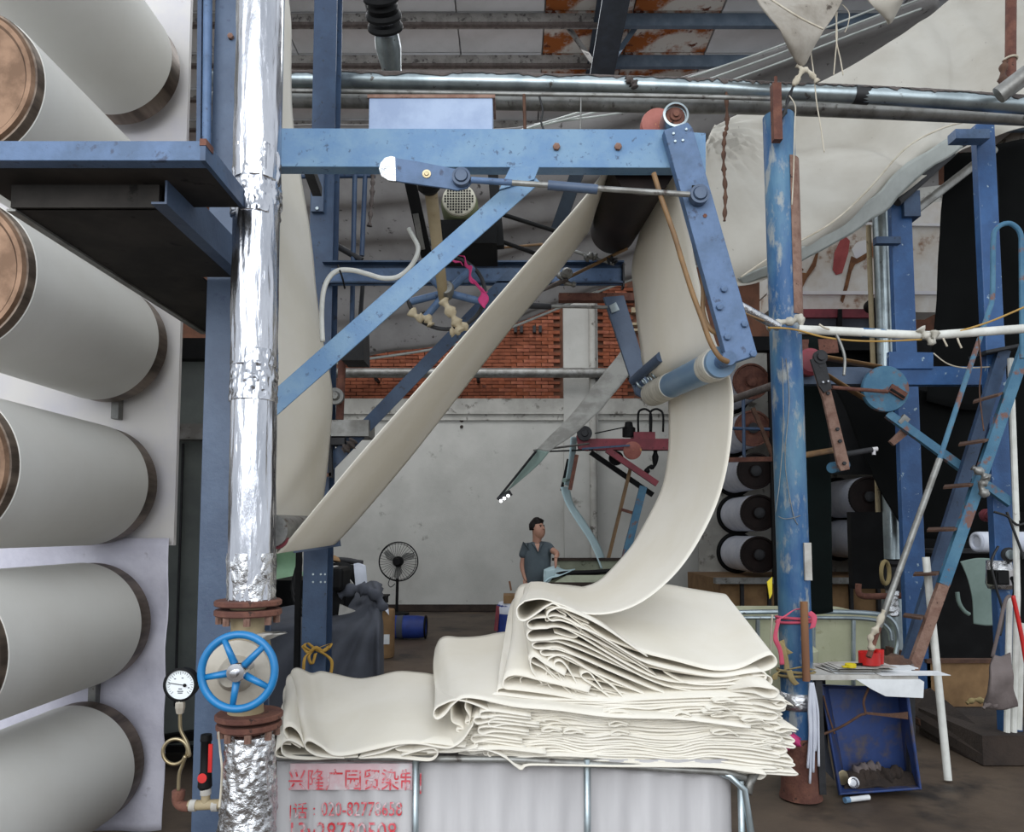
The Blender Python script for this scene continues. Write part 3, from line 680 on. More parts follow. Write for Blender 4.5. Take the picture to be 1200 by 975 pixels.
# gold ribbon bow
t = thing('gold_ribbon', 'gold-yellow ribbon tied in a bow round the dark blue post', 'ribbon', W(370, 790, 4.45))
part('band', tube(B(), spl([W(355, 757, 4.47), W(362, 765, 4.44), (W(370, 759, 4.42)), W(378, 763, 4.44), W(386, 758, 4.47)], 20), .012, 6), 'gold_ribbon', t, smooth=True)
for pts in (((366, 760), (358, 754), (355, 758), (362, 763)), ((368, 762), (380, 768), (387, 776), (386, 790)), ((366, 762), (360, 770), (364, 779), (368, 766)), ((364, 763), (356, 770), (354, 782), (354, 790)), ((369, 761), (378, 757), (386, 755), (384, 760))):
    part('ribbon_tail', ruled(B(), PW(pts, 4.43), [p+Vector((.02, -.008, .006)) for p in PW(pts, 4.43)], 14, 2), 'gold_ribbon', t, smooth=True, solid=.002)
# ---------------------------------------------------------------- the cream web
t = web = thing('cream_fabric_web', 'wide cream fabric web running over the rollers and dropping onto the pile', 'fabric', W(600, 640, 3.7))
NY, FY = 3.25, 4.2
near = PW([(284, -60), (284, 100), (283, 250), (282, 400), (283, 520), (288, 600), (298, 628)], NY)
far = PW([(332, -60), (342, 95), (352, 200), (365, 300), (380, 400), (391, 462), (385, 540)], FY)
far += PW([(372, 612)], FY); near.append(W(312, 640, NY))
mid = [(n+f)/2 for n, f in zip(near, far)]
for i, dx in enumerate((0, 0, -.05, .02, .08, .06, 0, 0)): mid[i] = mid[i]+Vector((dx, 0, 0))
part('descending_length', ruled(B(), near, far, 70, 24, .03, 1.6, 1, mid), 'cream', t, smooth=True, solid=.004, label='long curved length hanging behind the foil pipe')
part('bottom_roller', cyl(B(), W(318, 622, 3.2), W(385, 620, 4.25), .07, 24), 'grey_steel', ml, smooth='auto')
part('roller_end', lathe(B(), W(325, 630, 3.24), (0, -1, 0), [(0, .05), (.02, .05), (.022, 0)], 20), 'red_paint', ml, smooth='auto')
part('lower_spindle', bar(B(), W(345, 644, 4.3), W(398, 636, 4.3), .04, .05), 'blue_slate', ml)
part('spindle_arm', bar(B(), W(383, 636, 4.35), W(401, 620, 4.35), .025, .05), 'dark_steel', ml)
near = PW([(300, 640), (322, 642), (333, 640)], NY); far = PW([(362, 632), (385, 636), (400, 630)], FY)
near += PW([(430, 524), (520, 421), (620, 305), (690, 223)], NY); far += PW([(470, 551), (535, 468), (600, 383), (655, 318)], FY)
near.append(W(719, 180, NY)); far.append(W(690, 272, FY))
def around(c, r, a0, a1, k): return [c+Vector((math.cos(math.radians(a0+(a1-a0)*i/k))*r, 0, math.sin(math.radians(a0+(a1-a0)*i/k))*r)) for i in range(k+1)]
def onaxis(a, b, Y): return a+(b-a)*((Y-a.y)/(b.y-a.y))
cn = onaxis(ta, tb, NY); cf = onaxis(ta, tb, FY)
part('diagonal_length', ruled(B(), near[:], far[:], 60, 14, .008, 1.2, 2), 'cream', t, smooth=True, solid=.004, label='long diagonal length climbing to the top roller')
near = [near[-1]]+around(cn, RT+.006, 138, -8, 6); far = [far[-1]]+around(cf, RT+.006, 145, -8, 6)
near += PW([(803, 250), (815, 310), (828, 365), (838, 398)], NY); far += PW([(741, 310), (744, 350), (750, 400), (757, 436)], FY)
dn, df = onaxis(ra, rb, NY), onaxis(ra, rb, FY)
near += around(dn, RL+.008, 50, -10, 2); far += around(df, RL+.008, 40, -10, 2)
part('roller_turn', ruled(B(), near, far, 110, 16, .006, 1.2, 3), 'cream', t, smooth=True, solid=.004, label='length going over the top roller and down to the lower roller')
near = [near[-1]]+PW([(859, 470), (855, 530), (843, 582), (822, 628), (795, 668), (760, 700)], NY)+PW([(726, 716, 3.22), (690, 719, 3.2), (660, 709, 3.16), (636, 702, 3.13), (614, 705, 3.1)], NY)
far = [far[-1]]+PW([(784, 490), (783, 530), (776, 570), (760, 605), (740, 640), (716, 668)], FY)+PW([(700, 682, 4.18), (680, 688, 4.16), (656, 686, 4.14), (636, 682, 4.12), (622, 682, 4.1)], FY)
part('hanging_length', ruled(B(), near, far, 90, 20, .01, 1.3, 4), 'cream', t, smooth=True, solid=.004, label='curved length sweeping down onto the pile')
EDGE_N, EDGE_F = near[-1], far[-1]
# ---------------------------------------------------------------- fabric pile
pile = thing('fabric_pile', 'big stack of cream fabric folded back and forth on top of the plastic tank', 'fabric pile', W(720, 900, 3.5), None)
def F_(name, near, far, n=40, m=12, wob=.012, ws=3, seed=0, mm='cream', label=None, mid=None):
    return part(name, ruled(B(), near, far, n, m, wob, ws, seed, mid), mm, pile, smooth=True, solid=.0045, label=label)
# top fold: left loop, run to the right loop, then its return
n_ = [W(614, 705, 3.1), W(607, 711, 3.1), W(606, 719, 3.1), W(609, 726, 3.1), W(616, 727, 3.1), W(627, 720, 3.1), W(641, 710, 3.11), W(652, 709, 3.12), W(683, 733, 3.15), W(735, 758, 3.18), W(787, 774, 3.2), W(830, 785, 3.2), W(862, 783, 3.2), W(890, 770, 3.2), W(903, 766, 3.2), W(909, 771, 3.2), W(908, 779, 3.2), W(892, 786, 3.2), W(850, 794, 3.2), W(800, 790, 3.2), W(740, 775, 3.19), W(700, 752, 3.16), W(668, 730, 3.14)]
f_ = [W(622, 682, 4.1), W(616, 686, 4.1), W(614, 690, 4.1), W(614, 694, 4.1), W(620, 696, 4.1), W(630, 694, 4.1), W(640, 692, 4.12), W(660, 692, 4.15), W(685, 690, 4.15), W(720, 686, 4.15), W(750, 684, 4.15), W(780, 684, 4.15), W(812, 690, 4.15), W(838, 695, 4.15), W(848, 697, 4.15), W(851, 701, 4.15), W(850, 706, 4.15), W(838, 711, 4.15), W(810, 712, 4.15), W(770, 712, 4.15), W(730, 708, 4.15), W(690, 704, 4.15), W(660, 702, 4.15)]
F_('top_fold', n_, f_, 120, 20, .012, 2.5, 5, label='topmost fold with a rounded left loop')
Fdx = lambda n, lift=0: [Vector((p.x, p.y+.95, p.z+.1+lift)) for p in n]
# upper loose folds: each (left loop x, y, half height), mid line, right end
up = [((641, 722), 8, (700, 742), (760, 778), (898, 792)), ((619, 732), 7, (668, 738), (760, 790), (905, 797)), ((619, 745), 8, (676, 752), (770, 800), (912, 812)),
      ((624, 757), 5, (668, 764), (780, 812), (905, 818)), ((633, 764), 5, (676, 776), (780, 822), (919, 827)), ((610, 797), 7, (668, 800), (780, 828), (900, 834)),
      ((593, 800), 8, (680, 812), (790, 834), (914, 842))]
for i, (lp_, h, m1, m2, re) in enumerate(up):
    Y = 3.1+.01*i
    n_ = [W(m2[0], m2[1]-8, Y+.05), W(m1[0], m1[1]-h*1.1-2, Y), W(lp_[0]+20, lp_[1]-h, Y), W(lp_[0]+5, lp_[1]-h*.8, Y), W(lp_[0]-1, lp_[1], Y), W(lp_[0]+4, lp_[1]+h*.8, Y),
          W(lp_[0]+20, lp_[1]+h*.8, Y), W(m1[0], m1[1]+2, Y), W(m2[0], m2[1], Y+.04), W((m2[0]+re[0])/2, (m2[1]+re[1])/2+6, Y+.06), W(re[0]-22, re[1]-4, Y+.06), W(re[0]-5, re[1]-5, Y+.06), W(re[0], re[1], Y+.06), W(re[0]-6, re[1]+6, Y+.06), W(re[0]-40, re[1]+8, Y+.06), W(re[0]-90, re[1]+9, Y+.06), W(m2[0]+20, m2[1]+11, Y+.09)]
    fold = F_('fold', n_, Fdx(n_, -.07), 110, 8, .01, 4, 10+i)
# tall inner loops seen end-on in the middle left
for i, (pts) in enumerate([[(672, 815), (655, 800), (640, 785), (625, 777), (620, 772), (624, 768), (633, 770), (644, 786), (662, 800), (690, 812)],
                           [(700, 816), (668, 806), (655, 790), (650, 778), (656, 774), (664, 780), (676, 800), (682, 810)],
                           [(716, 818), (700, 806), (684, 796), (681, 790), (690, 788), (700, 800), (706, 808)],
                           [(735, 822), (720, 806), (706, 796), (690, 786), (668, 772), (654, 768), (642, 774), (646, 790), (664, 806)],
                           [(662, 812), (645, 806), (640, 792), (646, 780), (655, 790), (676, 812)],
                           [(640, 714), (648, 711), (655, 716), (664, 722), (652, 724), (641, 728), (640, 722)],
                           [(690, 730), (676, 724), (660, 716), (650, 712)],
                           [(742, 760), (710, 748), (684, 732), (680, 742), (672, 748), (650, 742)]]):
    n_ = PW(pts, 3.12+.004*i); F_('inner_loop', n_, Fdx(n_, -.08), 40, 5, .004, 4, 30+i)
# the tight lower stack: single folds that turn at alternate ends
random.seed(11)
def ztop(px, s):   # s 0 top .. 1 bottom of the tight stack, picture row
    top = 812+ (px-580)*.035 + 6*math.sin((px-560)/70.) if px > 575 else 826+ (575-px)*.15
    bot = 889+ (px-540)*.05
    return top+(bot-top)*s
NL = 26
for k in range(NL):
    s0 = k/NL; s1 = (k+1)/NL; Y = 3.08-.08*s0+.012*random.uniform(-1, 1)
    xl = 548+14*random.uniform(-1, 1)-18*max(0, s0-.5) if s0 > .3 else 580-30*s0/.3*1+10*random.uniform(-1, 1)
    xr = 905+10*s0+16*random.uniform(-.6, 1)
    if s0 > .9: xl = 585
    pts = []; xs_ = [xl+(xr-xl)*i/13 for i in range(14)]
    ph = random.uniform(0, 6)
    def yy(px, s):
        w_ = 4.2*mn.noise(Vector((px/34., s*2.2, 3)))+6.5*mn.noise(Vector((px/80., s*1.2, 9)))+3.0*mn.noise(Vector((px/14., s*9, 1)))
        return ztop(px, s)+w_*(1-abs(2*s-1)**4)
    top = [(x, yy(x, s0)) for x in xs_]; bot = [(x, yy(x, s1)+.5) for x in xs_]
    th = (s1-s0)*78
    if k % 2: pts = top+[(xr+6, (top[-1][1]+bot[-1][1])/2)]+bot[::-1]
    else: pts = top[::-1]+[(xl-6, (top[0][1]+bot[0][1])/2)]+bot
    n_ = PW(pts, Y); fr = [Vector((p.x, p.y+.95, p.z+.03)) for p in n_]
    F_('fold', n_, fr, 110, 4, .004, 6, 50+k, 'cream')
# crumples between the folds: little doubled-over pleats
random.seed(21)
for k in range(30):
    px = random.choice([random.uniform(560, 640), random.uniform(630, 720), random.uniform(740, 900), random.uniform(840, 915)]); s = random.uniform(.05, .85)
    py = ztop(px, s); wd = random.uniform(14, 34); h = random.uniform(1.8, 3.6); sl = random.uniform(-.3, .5)
    pts = [(px+wd, py+wd*sl*.3+1), (px+wd*.6, py-h*.7), (px+wd*.25, py-h), (px, py-h*.5), (px-3, py+1), (px, py+h*.6), (px+wd*.25, py+h*.7), (px+wd*.55, py+h*.1), (px+wd*.9, py+h*.5)]
    n_ = PW(pts, 3.015+random.uniform(-.01, .02)); F_('pleat', n_, [Vector((p.x, p.y+.4, p.z)) for p in n_], 24, 2, .002, 6, 90+k)
# right-hand end loops
for i, (x, y, h, l) in enumerate(((912, 813, 6, 60), (921, 826, 6, 70), (912, 840, 5, 60), (915, 853, 5, 50), (917, 866, 5, 60), (929, 893, 6, 90), (914, 902, 5, 80), (897, 908, 6, 110), (922, 880, 5, 70))):
    Y = 3.02-.0*i
    pts = [(x-l, y-h*.6, 3.16), (x-l*.5, y-h*1.3, 3.05), (x-12, y-h), (x-3, y-h*.7), (x, y), (x-5, y+h*.8), (x-16, y+h*.7), (x-l*.5, y-h*.1, 3.05), (x-l, y-h*.4, 3.16)]
    n_ = PW(pts, Y); F_('end_loop', n_, Fdx(n_, .0), 40, 6, .004, 4, 140+i)
# bottom sheet with its drooping corner
n_ = PW([(500, 883), (560, 878), (588, 886), (604, 898), (611, 902), (620, 897), (660, 897), (720, 899), (780, 899), (840, 900), (880, 905), (898, 908)], 2.95)
f_ = [Vector((p.x, p.y+.6, W(600, 884+ (0 if i < 6 else 6), 2.95).z-.01)) for i, p in enumerate(n_)]
F_('bottom_sheet', n_, f_, 60, 8, .004, 3, 170)
n_ = PW([(573, 880), (572, 884), (578, 888), (600, 888), (650, 886), (700, 888)], 2.97); F_('fold', n_, Fdx(n_, -.08), 30, 4, .003, 3, 171)
# left shoulder of the pile: tall sheets falling away behind
n_ = PW([(700, 826), (650, 822), (610, 819), (590, 816), (582, 813), (583, 806), (600, 806), (640, 812), (720, 822), (820, 838)], 3.1)
f_ = PW([(740, 700), (690, 700), (640, 698), (612, 696), (601, 705), (600, 712), (610, 716), (640, 720), (720, 724), (820, 728)], 4.1)
F_('side_fold', n_, f_, 50, 16, .015, 3, 180, label='tall sloping sheet on the left flank of the stack')
n_ = PW([(690, 810), (640, 800), (612, 793), (598, 794), (592, 800), (594, 808), (610, 810), (650, 815), (730, 826), (820, 836)], 3.09)
f_ = PW([(740, 692), (690, 688), (640, 684), (614, 684), (606, 692), (606, 700), (620, 706), (650, 710), (730, 716), (820, 722)], 4.1)
F_('side_fold', n_, f_, 50, 16, .015, 3, 181)
n_ = PW([(660, 792), (636, 776), (625, 768), (620, 772), (622, 784), (634, 800)], 3.1); f_ = PW([(700, 690), (640, 686), (620, 684), (612, 690), (612, 700), (620, 706)], 4.1)
F_('side_fold', n_, f_, 40, 12, .012, 3, 182)
# middle lobe on the left
n_ = PW([(880, 852), (790, 845), (700, 838), (650, 832), (600, 828), (560, 819), (542, 818), (530, 826), (522, 836), (513, 842), (508, 838), (510, 830), (520, 824), (534, 820), (552, 824), (580, 836)], 3.0)
f_ = PW([(880, 765), (790, 755), (700, 750), (650, 746), (600, 741), (565, 746), (540, 747), (524, 746), (516, 749), (512, 756), (510, 764), (513, 772), (520, 778), (534, 780), (552, 782), (580, 784)], 3.95)
F_('middle_lobe', n_, f_, 80, 20, .014, 3, 190, label='broad fold overhanging the left of the stack')
n_ = PW([(548, 818), (546, 830), (552, 842), (549, 856), (552, 868), (536, 876)], 3.03); F_('fold', n_, Fdx(n_, -.05), 30, 6, .006, 4, 191)
n_ = PW([(528, 830), (530, 845), (542, 852), (548, 866), (540, 874), (526, 878)], 3.05); F_('fold', n_, Fdx(n_, -.05), 30, 6, .006, 4, 192)
for k, (x, y) in enumerate(((555, 845), (560, 856), (552, 866), (556, 874), (566, 882), (562, 838), (572, 848), (549, 880))):
    pts = [(x+60, y+2), (x+20, y-4), (x+4, y-4), (x, y), (x+5, y+4), (x+22, y+1), (x+60, y+5)]
    n_ = PW(pts, 2.99); F_('end_loop', n_, Fdx(n_, -.08), 24, 4, .003, 5, 195+k)
# left lobe
n_ = PW([(552, 850), (540, 868), (528, 876), (516, 876), (495, 871), (470, 871), (440, 877), (410, 884), (388, 886), (374, 877), (362, 871), (356, 873), (356, 880), (366, 887), (380, 889), (400, 889)], 2.93)
f_ = PW([(560, 790), (540, 788), (515, 792), (495, 789), (465, 787), (440, 792), (420, 794), (395, 789), (378, 786), (366, 789), (350, 784), (342, 786), (340, 794), (345, 802), (360, 804), (380, 804)], 3.75)
md = [(a_+b_)/2+Vector((0, 0, z)) for a_, b_, z in zip(n_, f_, (0, .0, -.0, .01, .02, .03, .03, .01, -.01, -.02, -.0, 0, 0, 0, 0, 0))]
F_('left_lobe', n_, f_, 90, 24, .022, 3.2, 200, label='loose outer fold flopped over the left end of the tank', mid=md)
n_ = PW([(356, 872), (350, 858), (342, 851), (335, 852), (333, 858), (340, 868), (352, 876)], 2.95); f_ = PW([(348, 790), (344, 788), (339, 790), (336, 794), (336, 800), (342, 806), (350, 806)], 3.75)
F_('left_loop', n_, f_, 40, 12, .01, 4, 201)
n_ = PW([(356, 876), (344, 869), (335, 868), (330, 874), (332, 884), (345, 889), (380, 890), (420, 888)], 2.94); f_ = PW([(350, 800), (344, 800), (338, 802), (334, 808), (334, 816), (345, 822), (380, 824), (420, 824)], 3.75)
F_('left_loop', n_, f_, 40, 12, .01, 4, 202)
n_ = PW([(340, 872), (330, 872), (322, 880), (324, 886), (340, 888)], 2.96); f_ = PW([(345, 820), (336, 820), (331, 826), (332, 830), (345, 832)], 3.7); F_('left_loop', n_, f_, 30, 8, .008, 4, 203)
n_ = PW([(545, 876), (500, 871), (470, 874), (448, 882), (420, 888), (455, 888), (490, 891), (505, 891), (512, 885), (510, 879), (500, 878), (470, 886)], 2.935); F_('under_fold', n_, Fdx(n_, -.1), 50, 6, .004, 4, 204)
n_ = PW([(640, 884), (590, 878), (550, 880), (520, 878), (500, 872), (468, 873), (466, 879), (490, 881), (530, 882), (560, 876)], 2.95); F_('under_fold', n_, Fdx(n_, -.1), 50, 6, .004, 4, 205)
# ---------------------------------------------------------------- tank cart under the pile
cl, cr = W(318, 889, 2.99), W(872, 905, 2.99)
zt = .64; zt2 = W(600, 900, 2.99).z
t = thing('tank_cart', 'translucent white plastic tank in a steel tube cage, red stencilled, under the fabric pile', 'tank', (0, 3.5, 0))
XL, XR2 = cl.x, W(862, 905, 2.99).x; ztk = W(0, 893, 3.0).z
def rbox(bm, x0, x1, y0, y1, z0, z1, r, ribs=0, seg=6):
    pts = []
    for cx, cy, a0 in ((x1-r, y0+r, -90), (x1-r, y1-r, 0), (x0+r, y1-r, 90), (x0+r, y0+r, 180)):
        for k in range(seg+1):
            an = math.radians(a0+90*k/seg); pts.append((cx+math.cos(an)*r, cy+math.sin(an)*r))
    if ribs:   # corrugated front wall
        fr = []; n = ribs*6
        for k in range(1, n):
            s = k/n; x = x0+r+(x1-x0-2*r)*s; o_ = .007*max(-1, min(1, 2.2*math.sin(s*ribs*2*PI))); fr.append((x, y0+o_))
        pts = pts+fr
    A = [bm.verts.new((x, y, z0)) for x, y in pts]; C = [bm.verts.new((x, y, z1)) for x, y in pts]
    n = len(pts)
    for i in range(n): bm.faces.new((A[i], A[(i+1) % n], C[(i+1) % n], C[i]))
    bm.faces.new(A[::-1]); return bm
part('tank_shell', rbox(B(), XL, XR2, 3.0, 4.05, .14, ztk+.01, .08, 14), 'tank', t, solid=.006, smooth='auto')
cage = part('cage_rail', tube(B(), [W(300, 888, 2.975), W(600, 890, 2.975), W(850, 905, 2.975), W(874, 912, 2.975)], .013, 10), 'galv_dull', t, smooth=True)
for px in (487, 688, 868):
    x = W(px, 905, 2.97).x; zt_ = W(px, 890 if px < 800 else 915, 2.97).z
    part('cage_post', tube(B(), [(x, 2.972, zt_), (x, 2.972, .1)], .0135, 10), 'galv', t, smooth=True)
x = W(878, 905, 2.97).x
part('corner_tube', tube(B(), [W(838, 903, 3.0), W(856, 910, 2.97), W(872, 925, 2.965), (x+.005, 2.965, .4), (x-.01, 2.965, .1)], .014, 10), 'galv', t, smooth=True)
part('corner_tube', tube(B(), [W(885, 905, 3.02), W(878, 917, 3.0), W(876, 930, 2.98)], .018, 10), 'galv_dull', t, smooth=True)
for z in (.35, .12): part('cage_bar', tube(B(), [(XL-.01, 2.972, z), (XR2+.01, 2.972, z)], .011, 8), 'galv', t, smooth=True)
part('pallet', abox(B(), XL, XR2, 3.0, 4.05, .0, .12), 'galv_dull', t)
def text(s, size, x, z, y, m, par, name='stencil_line', sx=1.0):
    cu = bpy.data.curves.new('t', 'FONT'); cu.body = s; cu.size = size; cu.extrude = .0012; cu.resolution_u = 2
    ob = bpy.data.objects.new('t', cu); COL.objects.link(ob); bpy.context.view_layer.update()
    me = bpy.data.meshes.new_from_object(ob.evaluated_get(bpy.context.evaluated_depsgraph_get())); bpy.data.objects.remove(ob)
    bm = B(); bm.from_mesh(me)
    for v in bm.verts: c = v.co.copy(); v.co = Vector((x+c.x*sx, y-c.z, z+c.y))
    return part(name, bm, m, par, label='red stencilled writing')
pp = lambda a, b, Y: W(a, b, Y)
ys = 2.986
o = W(337, 924, ys); text('兴隆广园贸染制|', .088, o.x, o.z, ys, 'print_red', t, sx=.83)
o = W(338, 956, ys); text('|话', .066, o.x, o.z-.005, ys, 'print_red', t, sx=.9)
o = W(366, 955, ys); text(':', .06, o.x, o.z, ys, 'print_red', t)
o = W(376, 956, ys); text('020-82778658', .076, o.x, o.z, ys, 'print_red', t, sx=.72)
o = W(336, 985, ys); text('13v28730508', .1, o.x, o.z, ys, 'print_red', t, sx=.79)
part('sprayed_patch', abox(B(), W(340, 900, ys).x, W(484, 900, ys).x, ys+.003, ys+.006, W(0, 926, ys).z, W(0, 895, ys).z), 'print_pink', t, label='faded pinkish stencil overspray')
# ================================================================ CENTRE MECHANISM (behind the front brace)
t = thing('steering_wheel_shaft', 'spoked hand wheel on a pale shaft, bound with pink and beige rags', 'wheel', W(520, 350, 3.85))
part('shaft', tube(B(), [W(503, 205, 3.3), W(505, 225, 3.32), W(520, 352, 3.85)], .028, 16, rs=[.036, .03, .026]), 'valve_body', t, smooth='auto')
part('shaft_collar', lathe(B(), W(502, 213, 3.28), W(520, 352, 3.85)-W(503, 205, 3.3), [(0, .05), (.03, .052), (.05, .035)], 24), 'black', t, smooth='auto')
cw = W(523, 343, 3.86); Rw = .205
axw = (W(520, 352, 3.85)-W(503, 205, 3.3)).normalized(); axw = Vector((.05, -1, .12)).normalized()
rim = part('wheel_rim', ring(B(), cw, axw, Rw, .011, 56, 8), 'dark_steel', t, smooth=True)
part('wheel_hub', lathe(B(), cw+Vector((0, -.03, 0)), axw, [(-.04, .04), (.03, .045), (.05, .035), (.052, 0)], 20), 'grey_steel', t, smooth='auto')
for an in (45, 135, 195, 345, 232):
    d = Vector((math.cos(math.radians(an)), .1*math.sin(math.radians(an)), math.sin(math.radians(an))))
    part('spoke', cyl(B(), cw+d*.02, cw+d*(Rw-.005), .02, 12), 'blue_mid', t, smooth='auto')
def rag(bm, pts, Y, w0, seed, n=18):
    P = spl(PW(pts, Y), n); rs = [w0*(.65+.6*abs(mn.noise(Vector((i*.45, seed, 1))))+.25*math.sin(i*1.1+seed)) for i in range(n+1)]
    return tube(bm, P, w0, 7, rs=rs)
random.seed(2)
for pts, s in ((((526, 298), (534, 303), (540, 309)), 1), (((540, 301), (547, 312), (551, 326)), 2), (((549, 318), (556, 330), (563, 340)), 3), (((558, 332), (566, 344), (564, 356)), 4)):
    part('pink_rag', ruled(B(), PW([(p[0]-4, p[1]-3) for p in pts], 3.8), PW([(p[0]+6, p[1]+6) for p in pts], 3.79), 12, 4, .03, 18, s), 'pink', t, smooth=True, solid=.004, label='pink rag knotted on the rim')
part('beige_rag', rag(B(), [(519, 352), (527, 364), (535, 378), (540, 388)], 3.78, .032, 1), 'beige_rag', t, smooth=True, label='beige rag wound below the hub')
part('beige_rag', rag(B(), [(527, 389), (536, 388), (548, 380)], 3.78, .026, 4), 'beige_rag', t, smooth=True)
part('beige_rag', rag(B(), [(481, 364), (490, 372), (500, 373), (505, 381)], 3.8, .028, 6), 'beige_rag', t, smooth=True, label='beige rag on the lower left of the rim')
# motor with grille on black hanger frame
t = thing('fan_motor', 'olive-green electric motor with a pale round grille, behind the front brace', 'motor', W(538, 237, 3.9))
c = W(538, 237, 3.85)
part('motor_body', lathe(B(), c, (0, 1, 0), [(0, .085), (.03, .1), (.3, .1), (.33, .08), (.33, 0)], 32), 'motor_green', t, smooth='auto')
g_ = part('grille', lathe(B(), c+Vector((.0, -.005, .01)), (0, -1, 0), [(0, .09), (.01, .085), (.014, .07), (.014, 0)], 32), 'motor_grille', t, smooth='auto')
b_ = B()
for i in range(-5, 6):
    for j in range(-5, 6):
        if i*i+j*j < 27 and (i+j) % 1 == 0:
            x = c.x+i*.0145; z = c.z+.01+j*.0145; abox(b_, x-.0045, x+.0045, c.y-.0215, c.y-.019, z-.0045, z+.0045)
part('grille_holes', b_, 'black', g_)
part('motor_foot', abox(B(), c.x-.1, c.x+.1, 3.9, 4.15, c.z-.14, c.z-.09), 'dark_steel', t)
t = thing('hanger_frame', 'black steel hanger bars carrying the motor under the top beam', 'frame', W(540, 250, 4))
bar(b_ := B(), W(478, 200, 3.7), W(500, 300, 3.95), .06, .06); part('hanger_bar', b_, 'black', t)
bar(b_ := B(), W(487, 250, 3.8), W(495, 292, 3.9), .03, .03); part('hanger_bar', b_, 'grey_steel', t)
bar(b_ := B(), W(577, 195, 3.95), W(585, 290, 3.95), .055, .06); part('hanger_bar', b_, 'black', t)
part('tray', abox(B(), W(517, 270, 3.9).x, W(582, 270, 3.9).x, 3.85, 4.2, W(0, 289, 3.9).z, W(0, 262, 3.9).z), 'black', t)
part('cross_rod', cyl(B(), W(585, 250, 4.0), W(655, 272, 4.1), .012), 'black', t)
part('cross_rod', cyl(B(), W(588, 283, 4.0), W(630, 298, 4.1), .012), 'black', t)
part('thin_rod', cyl(B(), W(535, 295, 4.1), W(636, 286, 4.1), .007), 'cane', t)
part('short_rod', cyl(B(), W(490, 292, 4.0), W(505, 282, 4.0), .022), 'grey_steel', t)
bar(b_ := B(), W(681, 190, 4.9), W(652, 272, 5.3), .09, .05); solo('roof_strut', b_, 'girder', 'dark slanting strut above the cream diagonal web, left of the rubber roller', 'strut')
b_ = B(); bar(b_, W(352, 170, 3.5), W(372, 225, 3.9), .05, .05); solo('dark_strut', b_, 'dark_steel', 'short dark strut under the left end of the light blue top beam', 'strut')
# thin upright rails behind
t = thing('pipe_rack', 'pair of thin blue upright pipes with a crossbar behind the front brace', 'rack', W(420, 300, 4.7))
part('upright', cyl(B(), W(416, 195, 4.7), W(412, 400, 4.7), .016), 'blue_navy', t)
part('upright', cyl(B(), W(428, 205, 4.75), W(424, 300, 4.75), .016), 'blue_navy', t)
part('upright', cyl(B(), W(425, 335, 4.75), W(420, 400, 4.75), .014), 'dark_steel', t)
part('crossbar', cyl(B(), W(350, 207, 4.75), W(440, 206, 4.75), .014), 'blue_navy', t)
part('dusty_rod', rag(B(), [(437, 205), (436, 230), (433, 265)], 4.7, .016, 7, 30), 'dust', t, smooth=True)
part('dark_rod', cyl(B(), W(384, 282, 4.7), W(424, 305, 4.7), .02), 'dark_steel', t)
b_ = B(); tube(b_, spl([W(378, 400, 3.6), W(377, 370, 3.62), W(379, 342, 3.64), W(386, 325, 3.66), W(397, 317, 3.68), W(414, 317, 3.7), W(430, 321, 3.72), W(448, 326, 3.75), W(465, 325, 3.78), W(478, 316, 3.8), W(487, 303, 3.8), W(490, 290, 3.82), W(484, 277, 3.84), W(479, 268, 3.85)], 80), .0125, 10)
solo('white_hose', b_, 'pvc', 'off-white hose curving along the rear blue beam beside the cream web', 'hose', smooth=True)
b_ = B(); tube(b_, spl([W(396, 311, 3.7), W(401, 325, 3.65), W(404, 338, 3.7)], 10), .005, 5); solo('cable_tie', b_, 'black', 'black cable tie round the off-white hose', 'tie')
# black wire loops, rods behind the web right of wheel
t = thing('clamp_rods', 'thin rods and small clamps before the rear blue beam near the roller', 'clamp', W(668, 325, 4.3))
part('rod', cyl(B(), W(640, 338, 4.3), W(735, 291, 4.3), .01), 'cane', t)
part('rod', cyl(B(), W(590, 358, 4.25), W(665, 328, 4.25), .012), 'dust', t)
part('clamp', lathe(B(), W(664, 322, 4.28), (0, -1, 0), [(0, .03), (.03, .035), (.05, .02)], 12), 'grey_steel', t, smooth='auto')
part('clamp', rag(B(), [(650, 315), (662, 330), (675, 334)], 4.27, .02, 3), 'galv_dull', t, smooth=True)
part('clamp', rag(B(), [(685, 304), (693, 300), (700, 303)], 4.3, .025, 5), 'grey_steel', t, smooth=True)
part('clamp', rag(B(), [(712, 306), (718, 304), (722, 308)], 4.3, .024, 6), 'dark_steel', t, smooth=True)
part('rod', cyl(B(), W(672, 294, 4.35), W(720, 310, 4.4), .01), 'galv_dull', t)
# hanging cable in front of cream web, cane-coloured
b_ = B(); tube(b_, spl([W(766, 203, 3.0), W(776, 235, 3.0), W(790, 275, 3.0), W(800, 308, 3.0), W(812, 345, 3.0), W(822, 372, 3.0), W(832, 400, 3.0), W(843, 418, 3.0), W(853, 424, 3.02)], 60), .011, 8)
tube(b_, spl([W(821, 310, 3.12), W(824, 340, 3.12), W(824, 365, 3.12), W(832, 385, 3.1), W(845, 394, 3.1)], 30), .01, 8)
tube(b_, spl([W(830, 350, 3.2), W(860, 362, 3.2), W(895, 376, 3.3)], 20), .005, 6)
solo('brown_cable', b_, 'cane', 'brown cable dangling in front of the cream web along the slanting arm', 'cable', smooth=True)
